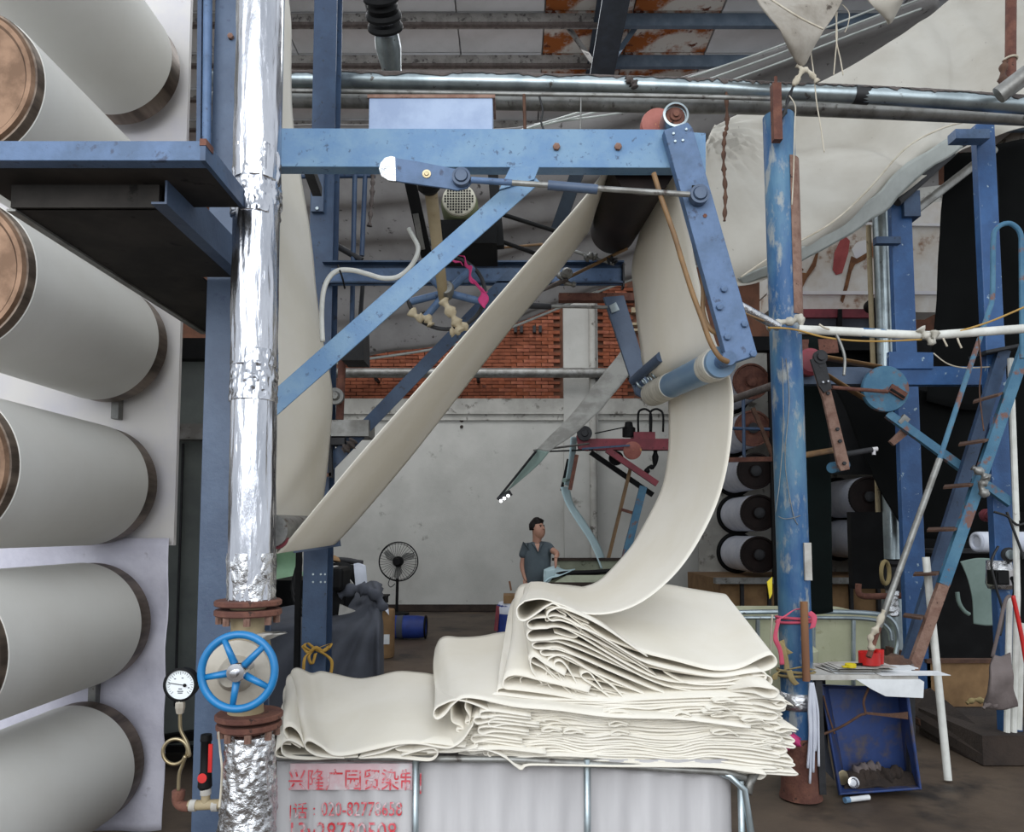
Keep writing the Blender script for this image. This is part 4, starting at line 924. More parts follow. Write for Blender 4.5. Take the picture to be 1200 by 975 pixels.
# dark bracket and brown upright at the left of the brace
t = thing('jack_assembly', 'dark bracket on a rusty upright left of the cream diagonal, with a mottled steel box', 'bracket', W(400, 450, 4.3))
part('upright', cyl(B(), W(402, 400, 4.5), W(398, 492, 4.5), .024), 'rust', t)
part('bracket_head', pprism(B(), [(398, 398), (425, 378), (426, 422), (400, 422)], 4.3, .2), 'dark_steel', t)
part('mottled_box', abox(B(), W(386, 500, 4.4).x, W(432, 500, 4.4).x, 4.4, 4.6, W(0, 511, 4.4).z, W(0, 492, 4.4).z), 'galv_dull', t)
part('box_base', abox(B(), W(388, 520, 4.4).x, W(404, 500, 4.4).x, 4.4, 4.55, W(0, 521, 4.4).z, W(0, 513, 4.4).z), 'dark_steel', t)
part('pulley', lathe(B(), W(394, 465, 4.42), (0, -1, 0), [(0, .05), (.03, .05), (.03, .03), (.05, .02)], 20), 'grey_steel', t, smooth='auto')
part('rag_wrap', rag(B(), [(402, 528), (410, 522), (415, 515)], 4.4, .035, 3), 'dust', t, smooth=True)
part('side_bar', bar(B(), W(387, 510, 4.42), W(388, 560, 4.42), .02, .04), 'dark_steel', t)
part('orange_clip', bar(B(), W(376, 558, 4.42), W(389, 556, 4.42), .02, .04), 'rust_light', t)

# ================================================================ LOWER LEFT BACKGROUND
t = thing('dark_tarpaulin', 'dark grey tarpaulin draped over a machine behind the dark blue post', 'tarpaulin', W(400, 790, 5.5))
G = []
rows_ = []
for (y, Y) in ((690, 6.3), (706, 5.9), (735, 5.55), (770, 5.45), (805, 5.4), (850, 5.35)):
    r = []
    for i, x in enumerate((300, 330, 360, 390, 415, 432, 444, 448)):
        yy = y + (0 if i else 0) + (28*(1-i/5) if (y < 720 and i < 5) else 0) + (-8 if i in (5, 6) and y < 710 else 0)
        r.append(W(x, yy, Y + (.25 if i == 7 else 0) ))
    rows_.append(r)
b_ = B(); R = [spl(r, 60) for r in rows_]
GG = []; PV = W(443, 700, 5.6)
for i in range(61):
    c = spl([r[i] for r in R], 40)
    GG.append([b_.verts.new(c[j]+Vector((0, -.045*math.sin(17*math.atan2(c[j].z-PV.z, c[j].x-PV.x)+2.5*mn.noise(c[j]*1.5))*min(1, (c[j]-PV).length*2)    , 0))) for j in range(41)])
for i in range(60):
    for j in range(40): b_.faces.new((GG[i][j], GG[i+1][j], GG[i+1][j+1], GG[i][j+1]))
part('draped_cover', b_, 'grey_cloth', t, smooth=True, solid=.01)
part('rolled_edge', rag(B(), [(398, 698), (415, 690), (430, 692), (444, 702), (448, 716)], 5.75, .055, 3, 24), 'grey_cloth', t, smooth=True)
part('covered_machine', abox(B(), W(310, 760, 6.3).x, W(424, 760, 6.3).x, 5.95, 7.2, 0, W(0, 728, 6.0).z), 'black', t)
t = thing('black_machine', 'black machine with hanging cables half hidden behind the dark blue post', 'machine', W(345, 790, 6.6))
part('machine_body', abox(B(), W(318, 700, 6.6).x, W(385, 700, 6.6).x, 6.6, 7.2, 0, W(0, 680, 6.6).z), 'black', t)
part('machine_head', abox(B(), W(383, 690, 5.6).x, W(401, 690, 5.6).x, 5.6, 5.9, W(0, 693, 5.6).z, W(0, 665, 5.6).z), 'black', t, bevel=.03)
part('machine_neck', abox(B(), W(383, 690, 5.8).x, W(404, 690, 5.8).x, 5.8, 6.2, W(0, 728, 5.8).z, W(0, 690, 5.8).z), 'black', t, bevel=.03)
for k, pts in enumerate((((350, 640), (352, 660), (346, 680), (344, 700), (352, 715), (356, 722)), ((352, 655), (346, 675), (348, 695), (357, 712)), ((347, 670), (343, 690), (350, 704)))):
    part('cable', tube(B(), spl(PW(pts, 5.4), 30), .016, 6), 'wire_black', t, smooth=True)
part('light_panel', pprism(B(), [(398, 708), (430, 722), (432, 726), (404, 732), (385, 740), (396, 725)], 5.78, .02), 'paper_dirty', t)
part('white_duct', abox(B(), W(401, 740, 5.6).x, W(434, 740, 5.6).x, 5.6, 5.65, W(0, 739, 5.6).z, W(0, 731, 5.6).z), 'panel_white', t)
b_ = B(); rr = [PW([(318, y), (330, y+1), (342, y), (352, y+2)], 7.6+.1*(j % 2)) for j, y in enumerate((640, 660, 680, 686))]
t = thing('green_sheet', 'pale green sheet hanging between foil pipe and dark blue post', 'sheet', W(338, 690, 7.6)); part('sheet_cloth', grid(b_, rr, 16, 16, .06, 3), 'green_sheet', t, smooth=True, solid=.006)
p_ = W(318, 642, 7.65); part('stand', abox(B(), p_.x-.02, p_.x+.02, 7.63, 7.67, 0, p_.z), 'grey_steel', t); part('sheet_rail', cyl(B(), W(316, 642, 7.65), W(360, 642, 7.65), .012), 'grey_steel', t)
part('side_strip', ruled(B(), PW([(354, 670), (356, 710)], 7.6), PW([(360, 668), (361, 712)], 7.6), 8, 2), 'green_sheet', t, solid=.005)
b_ = B(); abox(b_, W(357, 640, 5.0).x-.03, W(357, 640, 5.0).x, 4.9, 4.95, 0, W(0, 640, 5).z); solo('thin_black_rod', b_, 'black', 'thin black rod just left of the dark blue post', 'rod')
# garment rack
t = thing('garment_rack', 'brown rail on black legs with clothes hung over it, right of the dark blue post', 'rack', W(405, 720, 8.0))
part('rail', tube(B(), spl(PW([(386, 655), (395, 656), (408, 657), (418, 659), (425, 660)], 7.5), 12), .03, 8), 'dark_steel', t, smooth=True)
for px in (412, 388): p = W(px, 662, 7.55); part('upright', bar(B(), p, (p.x, p.y, 0), .05, .05), 'black', t)
def hang(name, pxs, Y, m, label, cat, wob=.05):
    b_ = B(); grid(b_, [PW(r, Y-.04*(i % 2)) for i, r in enumerate(pxs)], 20, 20, wob, 5, ax=(0, 1, 0)); return solo(name, b_, m, label, cat, smooth=True, solid=.012)
hang('hanging_cloth', [[(414, 661), (420, 660), (428, 663)], [(416, 685), (424, 684), (430, 686)], [(417, 708), (424, 711), (431, 709)]], 7.4, 'white_cloth', 'pale lilac-white cloth hanging from the right end of the garment rail', 'cloth')
hang('hanging_jacket', [[(387, 664), (394, 663), (401, 664)], [(395, 675), (404, 672), (409, 678)], [(400, 690), (408, 690), (416, 690)], [(397, 704), (405, 708), (411, 712)]], 7.35, 'paper_dirty', 'grey jacket hanging in the middle of the garment rail', 'jacket')
hang('dark_jacket', [[(390, 660), (402, 659), (412, 662)], [(398, 675), (408, 676), (418, 680)], [(404, 700), (411, 704), (417, 710)]], 7.45, 'black', 'black jacket behind the grey one on the garment rail', 'jacket')
hang('brown_cloth', [[(386, 652), (391, 651), (397, 654)], [(387, 657), (392, 657), (399, 658)]], 7.4, 'cardboard', 'small brown cloth thrown over the left end of the garment rail', 'cloth', .02)
hang('green_rag', [[(393, 692), (397, 694), (401, 690)], [(394, 700), (400, 699), (404, 700)]], 7.2, 'green_sheet', 'small light green rag under the grey jacket', 'rag', .02)
# drum with cloth, dark bin
t = thing('cardboard_drum', 'brown drum with a white cloth over it between dark tarpaulin and fan', 'drum', W(450, 738, 9.6))
p = W(447, 738, 9.6)
part('drum_body', lathe(B(), (p.x, p.y, .0), (0, 0, 1), [(0, .16), (.05, .17), (.58, .17), (.6, .16)], 24), 'cardboard', t, smooth='auto')
part('draped_rag', grid(B(), [PW(r, Y) for r, Y in (([(432, 706), (445, 706), (454, 709)], 9.6), ([(432, 709), (445, 709), (455, 714)], 9.35), ([(436, 716), (446, 712), (456, 721)], 9.3))], 14, 14, .05, 6), 'white_cloth', t, smooth=True, solid=.01)
part('drum_label', abox(B(), p.x+.06, p.x+.13, p.y-.17, p.y-.15, .18, .3), 'paper', t)
p = W(438, 704, 9.9); solo('black_crate', abox(abox(B(), p.x-.18, p.x+.16, 9.8, 10.1, p.z-.04, p.z+.05), p.x-.2, p.x+.18, 9.78, 10.12, p.z+.05, p.z+.07), 'black', 'small black crate on the brown drum by the wall', 'crate')
# blue basket
t = thing('blue_basket', 'dark blue tub lying on the floor at the foot of the standing fan', 'tub', W(480, 738, 11.2))
c = W(480, 727, 11.2)
part('tub_shell', lathe(B(), (c.x-.28, c.y, .17), (1, 0, 0), [(0, .0), (0, .14), (.05, .17), (.4, .17), (.52, .15), (.52, .12), (.45, .13), (.45, 0)], 24), 'basket_blue', t, smooth='auto')
part('tub_rim', ring(B(), (c.x+.24, c.y, .17), (1, 0, 0), .16, .015, 24, 6), 'black', t, smooth=True)
part('dark_sleeve', lathe(B(), (c.x-.29, c.y, .17), (1, 0, 0), [(0, .1), (0, .16), (.2, .178), (.2, .17)], 24), 'grey_cloth', t, smooth='auto')
# standing fan
t = thing('standing_fan', 'black industrial standing fan in front of the white back wall', 'fan', W(465, 717, 14.3))
YFn = 14.3; c = W(467, 658, YFn); Rf = 22.5*YFn/868
cg = B(); ring(cg, c, (0, -1, 0), Rf, .012, 40, 6); ring(cg, c+Vector((0, -.1, 0)), (0, -1, 0), Rf*.93, .006, 40, 5)
part('cage_ring', cg, 'black', t, smooth=True)
cb = B()
for k in range(36):
    d = Vector((math.cos(2*PI*k/36), 0, math.sin(2*PI*k/36)))
    tube(cb, [c+Vector((0, -.16, 0))+d*.08, c+Vector((0, -.14, 0))+d*Rf*.6, c+d*Rf], .0035, 4)
part('cage_wires', cb, 'black', t)
for k in range(3):
    an = k*2*PI/3+.4; d = Vector((math.cos(an), 0, math.sin(an))); e = Vector((-math.sin(an), 0, math.cos(an)))
    part('blade', prism(B(), [c+d*.05-e*.03, c+d*.3-e*.06, c+d*.33+e*.03, c+d*.2+e*.1, c+d*.05+e*.05], .012), 'grey_steel', t)
part('motor', lathe(B(), c+Vector((0, .12, 0)), (0, -1, 0), [(0, .08), (.1, .1), (.22, .1), (.28, .06)], 20), 'black', t, smooth='auto')
part('pole', cyl(B(), c+Vector((-.03, .1, 0)), (c.x-.04, c.y+.1, .04), .028), 'black', t, smooth='auto')
part('collar', cyl(B(), (c.x-.035, c.y+.1, .72), (c.x-.035, c.y+.1, .88), .035), 'blue_mid', t, smooth='auto')
part('base', lathe(B(), (c.x-.04, c.y+.1, 0), (0, 0, 1), [(0, .24), (.03, .24), (.05, .1), (.06, .0)], 24), 'black', t, smooth='auto')
part('cord', tube(B(), spl(PW([(458, 676), (455, 684), (458, 688), (463, 684)], 14.2), 14), .008, 5), 'black', t, smooth=True)
# box and blue thing by the pile, near the man
t = thing('parts_crate', 'cardboard crate with a stick on a blue drum, left of the man', 'crate', W(600, 725, 9.8))
p = W(599, 700, 9.8)
part('drum', lathe(B(), (p.x+.03, p.y+.1, 0), (0, 0, 1), [(0, .2), (.0, .22), (.62, .22), (.64, .2)], 24), 'basket_blue', t, smooth='auto')
part('cloth_cap', lathe(B(), (p.x+.04, p.y+.1, .6), (0, 0, 1), [(-.08, .23), (.0, .235), (.06, .2), (.07, 0)], 20), 'white_cloth', t, smooth='auto')
part('crate_box', abox(B(), p.x-.1, p.x+.12, p.y-.1, p.y+.3, .66, .76), 'cardboard', t)
part('stick', bar(B(), W(599, 692, 9.7), W(597, 681, 9.7), .025, .025), 'wood', t)
part('red_handle', bar(B(), (p.x-.2, p.y, .3), (p.x-.17, p.y, .62), .05, .05), 'red_paint', t)
# ---------------------------------------------------------------- the man
YM = 9.4; k_ = YM/868.
def MP(px, py, dy=0): return W(px, py, YM+dy)
man = thing('person', 'man in a dark grey polo shirt looking up, one hand resting on the tub edge', 'person', (W(628, 680, YM).x, YM, 0))
def skinobj(name, verts, edges, m, parent, sub=2, root=0, label=None):
    me = bpy.data.meshes.new(name); c = Vector(verts[root][0])
    me.from_pydata([Vector(v[0])-c for v in verts], [], []); me.clear_geometry()
    me.from_pydata([Vector(v[0])-c for v in verts], edges, []); me.materials.append(M[m])
    o = bpy.data.objects.new(name, me); COL.objects.link(o); o.parent = parent; o.location = c-WL[parent.name]; WL[o.name] = c
    s = o.modifiers.new('skin', 'SKIN'); s.use_smooth_shade = True
    sv = me.skin_vertices[0].data if me.skin_vertices else None
    if sv:
        for i, v in enumerate(verts):
            r = v[1]; sv[i].radius = r if isinstance(r, tuple) else (r, r); sv[i].use_root = (i == root)
    u = o.modifiers.new('sub', 'SUBSURF'); u.levels = sub; u.render_levels = sub
    if label: o['label'] = label
    return o
pel = Vector((MP(630, 690).x, YM, .84)); fx_ = pel.x
LSx, RSx = MP(646, 637).x, MP(614, 638).x   # image right / left shoulders
ch = Vector((MP(630, 650).x, YM, MP(0, 650).z)); nk = MP(629, 634); hd = MP(630, 622); 
V_ = [((fx_, YM+.01, .84), (.1, .07)), (tuple(ch+Vector((0, .02, -.02))), (.1, .07)), (tuple(nk+Vector((0, .0, -.02))), .05), (tuple(hd+Vector((0, -.01, -.03))), (.07, .075)), (tuple(hd+Vector((.005, .0, .045))), (.078, .085)),
      (tuple(MP(616, 642)), .045), (tuple(MP(612, 664)), .04), (tuple(MP(615, 677, -.06)), .026), (tuple(MP(617, 682, -.08)), (.028, .016)),
      (tuple(MP(643, 642)), .045), (tuple(MP(652, 648, -.12)), .042), (tuple(MP(653, 651, -.3)), .03), (tuple(MP(651, 654, -.36)), (.028, .018)),
      ((fx_-.1, YM, .78), .09), ((fx_-.11, YM-.02, .45), .06), ((fx_-.12, YM, .09), .04), ((fx_-.12, YM-.14, .04), .035),
      ((fx_+.1, YM, .78), .09), ((fx_+.12, YM-.04, .45), .06), ((fx_+.13, YM, .09), .04), ((fx_+.15, YM-.14, .04), .035)]
E_ = [(0, 1), (1, 2), (2, 3), (3, 4), (1, 5), (5, 6), (6, 7), (7, 8), (1, 9), (9, 10), (10, 11), (11, 12), (0, 13), (13, 14), (14, 15), (15, 16), (0, 17), (17, 18), (18, 19), (19, 20)]
skinobj('body', V_, E_, 'skin', man)
V_ = [((fx_, YM, .82), (.165, .125)), ((fx_, YM-.015, 1.02), (.19, .155)), (tuple(ch+Vector((0, 0, .02))), (.18, .125)), (tuple(nk+Vector((0, 0, -.085))), (.09, .075)), (tuple(nk+Vector((0, 0, -.045))), .07),
      (tuple(MP(616, 641)), .078), (tuple(MP(612.5, 655)), .062), (tuple(MP(643, 641)), .075), (tuple(MP(649, 646.5, -.07)), .06)]
skinobj('polo_shirt', V_, [(0, 1), (1, 2), (2, 3), (3, 4), (2, 5), (5, 6), (2, 7), (7, 8)], 'polo', man, label='dark grey v-neck polo shirt')
V_ = [((fx_, YM, .84), (.16, .125)), ((fx_-.1, YM, .74), .105), ((fx_-.11, YM-.02, .45), .08), ((fx_-.12, YM, .1), .065), ((fx_+.1, YM, .74), .105), ((fx_+.12, YM-.04, .45), .08), ((fx_+.13, YM, .1), .065)]
skinobj('trousers', V_, [(0, 1), (1, 2), (2, 3), (0, 4), (4, 5), (5, 6)], 'trousers', man, label='black trousers')
# face, hair
hc = hd+Vector((.0, 0, .02)); look = Vector((.62, -.72, .15)).normalized(); side = look.cross(Vector((0, 0, 1))).normalized(); upv = side.cross(look)
b_ = bmesh.new(); bmesh.ops.create_icosphere(b_, subdivisions=3, radius=1)
for v in b_.verts:
    n = v.co.copy(); f = n.dot(look); u = n.dot(upv)
    r = .12+.02*mn.noise(n*8)
    if f > .2 and u < .5: r = .07
    if u < -.35: r = .06
    v.co = hc+Vector((0, 0, .022))+Vector((n.x*r*.92, n.y*r, n.z*r*1.08))
part('hair', b_, 'hair', man, smooth=True, label='short black hair')
b_ = bmesh.new(); bmesh.ops.create_icosphere(b_, subdivisions=3, radius=1)
for v in b_.verts:
    n = v.co; v.co = hc+look*.018+side*n.dot(side)*.078+upv*(n.dot(upv)*.112-.02)+look*n.dot(look)*.088
hf = part('face', b_, 'skin', man, smooth=True)
fo = hc+look*.098
part('nose', lathe(B(), fo+upv*.02, (look*.35-upv).normalized(), [(0, .006), (.035, .014), (.045, .012), (.05, 0)], 8), 'skin', man, smooth=True)
for s in (-1, 1):
    part('eye', lathe(B(), hc+look*.093+upv*.018+side*s*.028, look, [(0, .011), (.004, .006), (.005, 0)], 8), 'hair', man)
    part('eyebrow', bar(B(), hc+look*.095+upv*.036+side*s*.014, hc+look*.088+upv*.036+side*s*.044, .007, .008), 'hair', man)
    part('ear', lathe(B(), hc+side*s*.07+upv*.0, side*s, [(0, .024), (.012, .02), (.014, 0)], 10), 'skin', man, smooth=True)
part('mouth', bar(B(), hc+look*.094-upv*.045-side*.02, hc+look*.094-upv*.045+side*.02, .006, .006), 'red_paint', man)
part('neckline', prism(B(), [nk+Vector((-.03, -.085, -.03)), nk+Vector((.035, -.085, -.03)), nk+Vector((.012, -.15, -.13))], .02), 'skin', man)
part('collar', tube(B(), [nk+Vector((-.06, -.05, -.02)), nk+Vector((-.03, -.1, -.06)), nk+Vector((.012, -.14, -.14)), nk+Vector((.045, -.1, -.06)), nk+Vector((.07, -.05, -.02))], .012, 6), 'polo', man, smooth=True)
def hand(w, d, nrm, s=1.0):
    b_ = B(); d = Vector(d).normalized(); nrm = Vector(nrm).normalized(); sd = d.cross(nrm)
    for q, (off, ln) in enumerate(((-.03, .065), (-.011, .075), (.009, .07), (.028, .055))):
        a = w+d*.05+sd*off; tube(b_, [a-d*.02, a+d*ln*.5+nrm*.008, a+d*ln*.8+nrm*.028, a+d*ln+nrm*.045], .009, 6, rs=[.01, .0095, .009, .0075])
    a = w+sd*-.03+d*.01; tube(b_, [a, a-sd*.025+d*.025, a-sd*.03+d*.055+nrm*.01], .01, 6, rs=[.012, .011, .009])
    return b_
part('fingers', hand(MP(616, 677, -.07), (.05, -.1, -1), (.3, -1, 0)), 'skin', man, smooth=True)
part('fingers', hand(MP(652, 652, -.33), (-.1, -.5, -.6), (0, -.5, -1)), 'skin', man, smooth=True)
# ---------------------------------------------------------------- wash tub the man leans on
t = thing('wash_tub', 'greenish concrete wash tub with dark rimmed trays beside the man', 'tub', W(700, 740, 9.6))
a, b = W(650, 657, 9.9), W(760, 657, 9.9)
part('rear_wall', abox(B(), a.x, b.x, 9.9, 10.0, 0, W(0, 655, 9.9).z), 'tub', t)
part('rear_rim', abox(B(), a.x-.03, b.x+.02, 9.86, 10.04, W(0, 657, 9.9).z, W(0, 654, 9.9).z), 'dirt', t)
part('side_wall', prism(B(), [(a.x, 9.0, 0), (a.x, 10, 0), (a.x, 10, W(0, 660, 9.9).z), (a.x, 9.0, W(0, 684, 9.).z)], .06, (1, 0, 0)), 'tub', t)
part('front_wall', abox(B(), W(641, 700, 9.0).x, b.x, 8.95, 9.05, 0, W(0, 673, 9.0).z), 'tub', t)
part('front_rim', tube(B(), spl([W(634, 684, 8.8), W(648, 676, 8.85), W(662, 672, 8.9), (W(690, 671, 8.92)), W(720, 669, 8.92), W(745, 668, 8.95)], 20), .03, 8), 'black', t, smooth=True)
part('tray', prism(B(), [W(647, 684, 8.7), W(664, 674, 8.85), W(740, 674, 8.85), W(730, 684, 8.7)], .05, (0, 0, -1)), 'tub', t)
part('tray_lip', bar(B(), W(645, 685, 8.7), W(735, 685, 8.7), .05, .04), 'dirt', t)
b_ = B(); grid(b_, [PW(r, Y) for r, Y in (([(638, 668), (650, 664), (662, 668), (674, 667)], 9.2), ([(637, 676), (648, 669), (660, 672), (672, 668)], 8.9), ([(637, 684), (644, 678), (655, 675), (668, 670)], 8.78))], 20, 16, .12, 3)
t = thing('wet_white_cloth', 'wet white cloth heaped over the left corner of the concrete tub', 'cloth', W(655, 680, 9)); part('cloth_heap', b_, 'cyan_cloth', t, smooth=True, solid=.012)
part('cloth_tail', ruled(B(), PW([(637, 668), (638, 676), (637, 686)], 8.75), PW([(650, 668), (648, 676), (645, 682)], 8.78), 12, 6, .04, 6), 'cyan_cloth', t, smooth=True, solid=.01)
# pale blue strip and red guide machine
t = thing('pale_blue_web', 'narrow pale blue fabric strip falling from the red machine into the tub', 'fabric', W(700, 665, 9.6))
part('upper_length', ruled(B(), PW([(669, 512), (667, 535), (664, 556), (661, 568)], 9.9), PW([(676, 512), (674, 535), (671, 556), (667, 570)], 10.3), 24, 4), 'cyan_cloth', t, smooth=True, solid=.006)
part('lower_length', ruled(B(), PW([(657, 571), (663, 590), (676, 612), (688, 630), (697, 648), (704, 666)], 9.8), PW([(667, 570), (672, 590), (684, 608), (696, 627), (706, 646), (711, 666)], 10.2), 40, 6), 'cyan_cloth', t, smooth=True, solid=.006)
rmz = thing('red_guide_machine', 'dark red steel fabric guide machine with pulleys, mid-distance behind the hanging web', 'machine', W(720, 715, 10.2))
YQ = 10.0
part('main_beam', abox(B(), W(684, 520, YQ).x, W(790, 520, YQ).x, YQ, YQ+.15, W(0, 527, YQ).z, W(0, 514, YQ).z), 'red_paint', rmz)
part('beam_nose', pprism(B(), [(676, 510), (690, 512), (690, 528), (678, 526)], YQ-.02, .1), 'red_paint', rmz)
part('upper_block', abox(B(), W(743, 520, YQ).x, W(768, 520, YQ).x, YQ, YQ+.3, W(0, 514, YQ).z, W(0, 506, YQ).z), 'red_paint', rmz)
part('brace', bar(B(), W(711, 527, YQ), W(770, 567, YQ), .08, .06), 'red_paint', rmz)
part('rear_brace', bar(B(), W(692, 530, YQ+.6), W(765, 580, YQ+.6), .07, .06), 'black', rmz)
part('nose_wheel', lathe(B(), W(685, 508, YQ-.05), (0, -1, 0), [(-.05, 0), (-.05, .1), (.03, .1), (.03, .05), (.05, .04), (.051, 0)], 24), 'dark_steel', rmz, smooth='auto')
part('red_disc', lathe(B(), W(741, 528, YQ-.05), (0, -1, 0), [(-.03, 0), (-.03, .12), (.02, .122), (.03, .1), (.031, 0)], 28), 'red_pulley', rmz, smooth='auto')
part('black_disc', lathe(B(), W(722, 537, YQ+.2), (0, -1, 0), [(-.03, 0), (-.03, .1), (.02, .1), (.021, 0)], 24), 'black', rmz, smooth='auto')
part('motor', lathe(B(), W(737, 512, YQ+.1), (0, 0, 1), [(0, .09), (.12, .09), (.14, .06), (.2, .05), (.21, .03)], 16), 'black', rmz, smooth='auto')
part('link_bar', bar(B(), W(682, 526, YQ-.1), W(738, 522, YQ-.1), .025, .02), 'blue_navy', rmz)
part('lower_rod', bar(B(), W(644, 529, YQ), W(695, 527, YQ), .02, .02), 'black', rmz)
part('drop_plate', bar(B(), W(676, 533, YQ-.1), W(668, 574, YQ-.1), .05, .04), 'rust', rmz)
part('drop_plate', bar(B(), W(666, 538, YQ+.2), W(658, 575, YQ+.2), .04, .04), 'black', rmz)
part('small_roller', cyl(B(), W(661, 563, YQ-.1), W(669, 561, YQ+.4), .03), 'mint_plate', rmz, smooth='auto')
part('belt', bar(B(), W(697, 508, YQ), W(735, 500, YQ), .015, .02), 'black', rmz)
part('leg', bar(B(), W(739, 548, YQ+.3), W(713, 654, YQ+.3), .045, .05), 'cane', rmz, label='brown leg')
part('leg', bar(B(), W(754, 570, YQ+.1), W(732, 656, YQ+.1), .1, .06), 'blue_teal', rmz, label='blue leg')
part('leg_tie', bar(B(), W(728, 597, YQ+.2), W(748, 603, YQ+.2), .04, .04), 'rust', rmz)
for x in (749, 763): part('loop_bar', tube(B(), spl(PW([(x-1, 506), (x-1, 485), (x+3, 480), (x+9, 480), (x+14, 486), (x+14, 506)], YQ), 24), .015, 6), 'black', rmz, smooth=True)
part('hook', rag(B(), [(768, 525), (767, 545), (760, 548), (757, 556)], YQ+.1, .04, 4), 'black', rmz, smooth=True)
# grey slanting strip with lamp
t = thing('grey_web_strip', 'long grey dusty fabric strip slanting down left to a small lamp', 'fabric', W(640, 530, 8))
part('strip', ruled(B(), [W(726, 412, 8.4), W(712, 432, 8.2), W(680, 474, 7.9), (W(655, 500, 7.6)), W(630, 527, 7.4)], [W(750, 422, 8.3), W(737, 440, 8.1), W(703, 480, 7.8), W(676, 506, 7.5), W(644, 529, 7.3)], 40, 8, .02, 3), 'grey_web', t, smooth=True, solid=.006)
part('strip', ruled(B(), [W(630, 527, 7.4), W(612, 550, 7.5), W(596, 572, 7.6), W(584, 583, 7.65)], [W(644, 529, 7.3), W(630, 545, 7.3), W(606, 566, 7.4), W(590, 577, 7.6)], 24, 6, .01, 3), 'mint_plate', t, smooth=True, solid=.004)
part('edge_rod', cyl(B(), W(628, 529, 7.35), W(583, 585, 7.6), .012), 'dark_steel', t)
part('edge_rod', cyl(B(), W(626, 528, 7.35), W(690, 520, 9.0), .012), 'grey_steel', t)
t = thing('work_lamp', 'small lit work lamp with three bright spots at the tip of the grey strip', 'lamp', W(592, 582, 7.6))
part('lamp_head', bar(B(), W(584, 586, 7.58), W(599, 577, 7.58), .06, .05), 'dark_steel', t)
for x, y in ((587, 587), (591, 584), (595.5, 581)): part('lamp_lens', lathe(B(), W(x, y, 7.55), (0, -1, -.3), [(0, .017), (.012, .015), (.013, 0)], 12), 'led', t)
# ================================================================ OVERHEAD PIPES
def pipe_thing(name, pts, r, m, label, cat='pipe', n=16, closed=False):
    t = thing(name, label, cat, pts[0]); part('pipe_run', tube(B(), pts, r, n), m, t, smooth='auto'); return t
YU = 4.75
t = pipe_thing('overhead_pipe', spl([W(250, 93, 4.85), W(560, 96, 4.8), W(800, 102, 4.78), W(905, 107, 4.75), W(1060, 114, 4.7), W(1260, 127, 4.6)], 30), .056, 'galv', 'uppermost of the long galvanized pipes crossing below the roof, black tape on it')
def dust_coat(path, r, par, seed):
    b_ = B(); G = []
    for i, p in enumerate(path):
        a0 = 158-28*mn.noise(Vector((i*.31, seed, 0)))-16*mn.noise(Vector((i*1.3, seed, 4))); row = []
        for k in range(9):
            an = math.radians(a0+(20-a0)*k/8); rr_ = r+.003+.004*abs(mn.noise(Vector((i*.9, k*.7, seed))))
            row.append(b_.verts.new(p+Vector((0, math.cos(an)*rr_, math.sin(an)*rr_))))
        G.append(row)
    for i in range(len(G)-1):
        for k in range(8): b_.faces.new((G[i][k], G[i+1][k], G[i+1][k+1], G[i][k+1]))
    return part('dust_coat', b_, 'dust', par, smooth=True, label='brown dust lying along the top')
P1 = [W(250, 93, 4.85), W(560, 96, 4.8), W(800, 102, 4.78), W(905, 107, 4.75), W(1060, 114, 4.7), W(1260, 127, 4.6)]
dust_coat(spl(P1, 260), .056, t, 1.5)
part('black_tape', cyl(B(), W(1000, 110.6, YU-.03), W(1018, 111.8, YU-.03), .059, 20), 'wire_black', t, smooth='auto')
part('hanging_fluff', rag(B(), [(734, 90), (742, 97), (744, 103)], 4.7, .03, 3), 'dust', t, smooth=True)
t = pipe_thing('overhead_pipe', spl([W(250, 117, 5.05), W(560, 120, 5.05), W(800, 124, 5.0), W(905, 126, 5.0), W(1060, 132, 4.95), W(1260, 141, 4.9)], 30), .05, 'galv_dull', 'second long pipe running just under the uppermost galvanized one')
t = pipe_thing('thin_conduit', spl([W(300, 106, 4.7), W(600, 110, 4.7), W(800, 113, 4.65), W(908, 116, 4.6)], 20), .014, 'galv_dull', 'thin steel conduit between the two long overhead pipes, left of the big blue column', 'conduit')
# flanged pipe hanging at top
t = thing('flanged_duct', 'foil-clad pipe with black flanges dropping from the roof at top centre-left', 'pipe', W(455, 80, 6.2))
a, b = W(441, -40, 5.6), W(459, 82, 6.3); d = (b-a)
part('pipe_body', cyl(B(), a, b, .085), 'foil', t, smooth='auto')
for s in (.27, .44, .55): part('flange', lathe(B(), a+d*s, d, [(-.025, .13), (.0, .15), (.02, .15), (.03, .1)], 28), 'black', t, smooth='auto')
part('gate_body', lathe(B(), a+d*.36, d, [(-.05, .1), (.0, .13), (.06, .11)], 24), 'black', t, smooth='auto')
part('lower_sleeve', lathe(B(), a+d*.62, d, [(0, .1), (.12, .11), (.3, .085), (.4, .09)], 28), 'galv', t, smooth='auto')
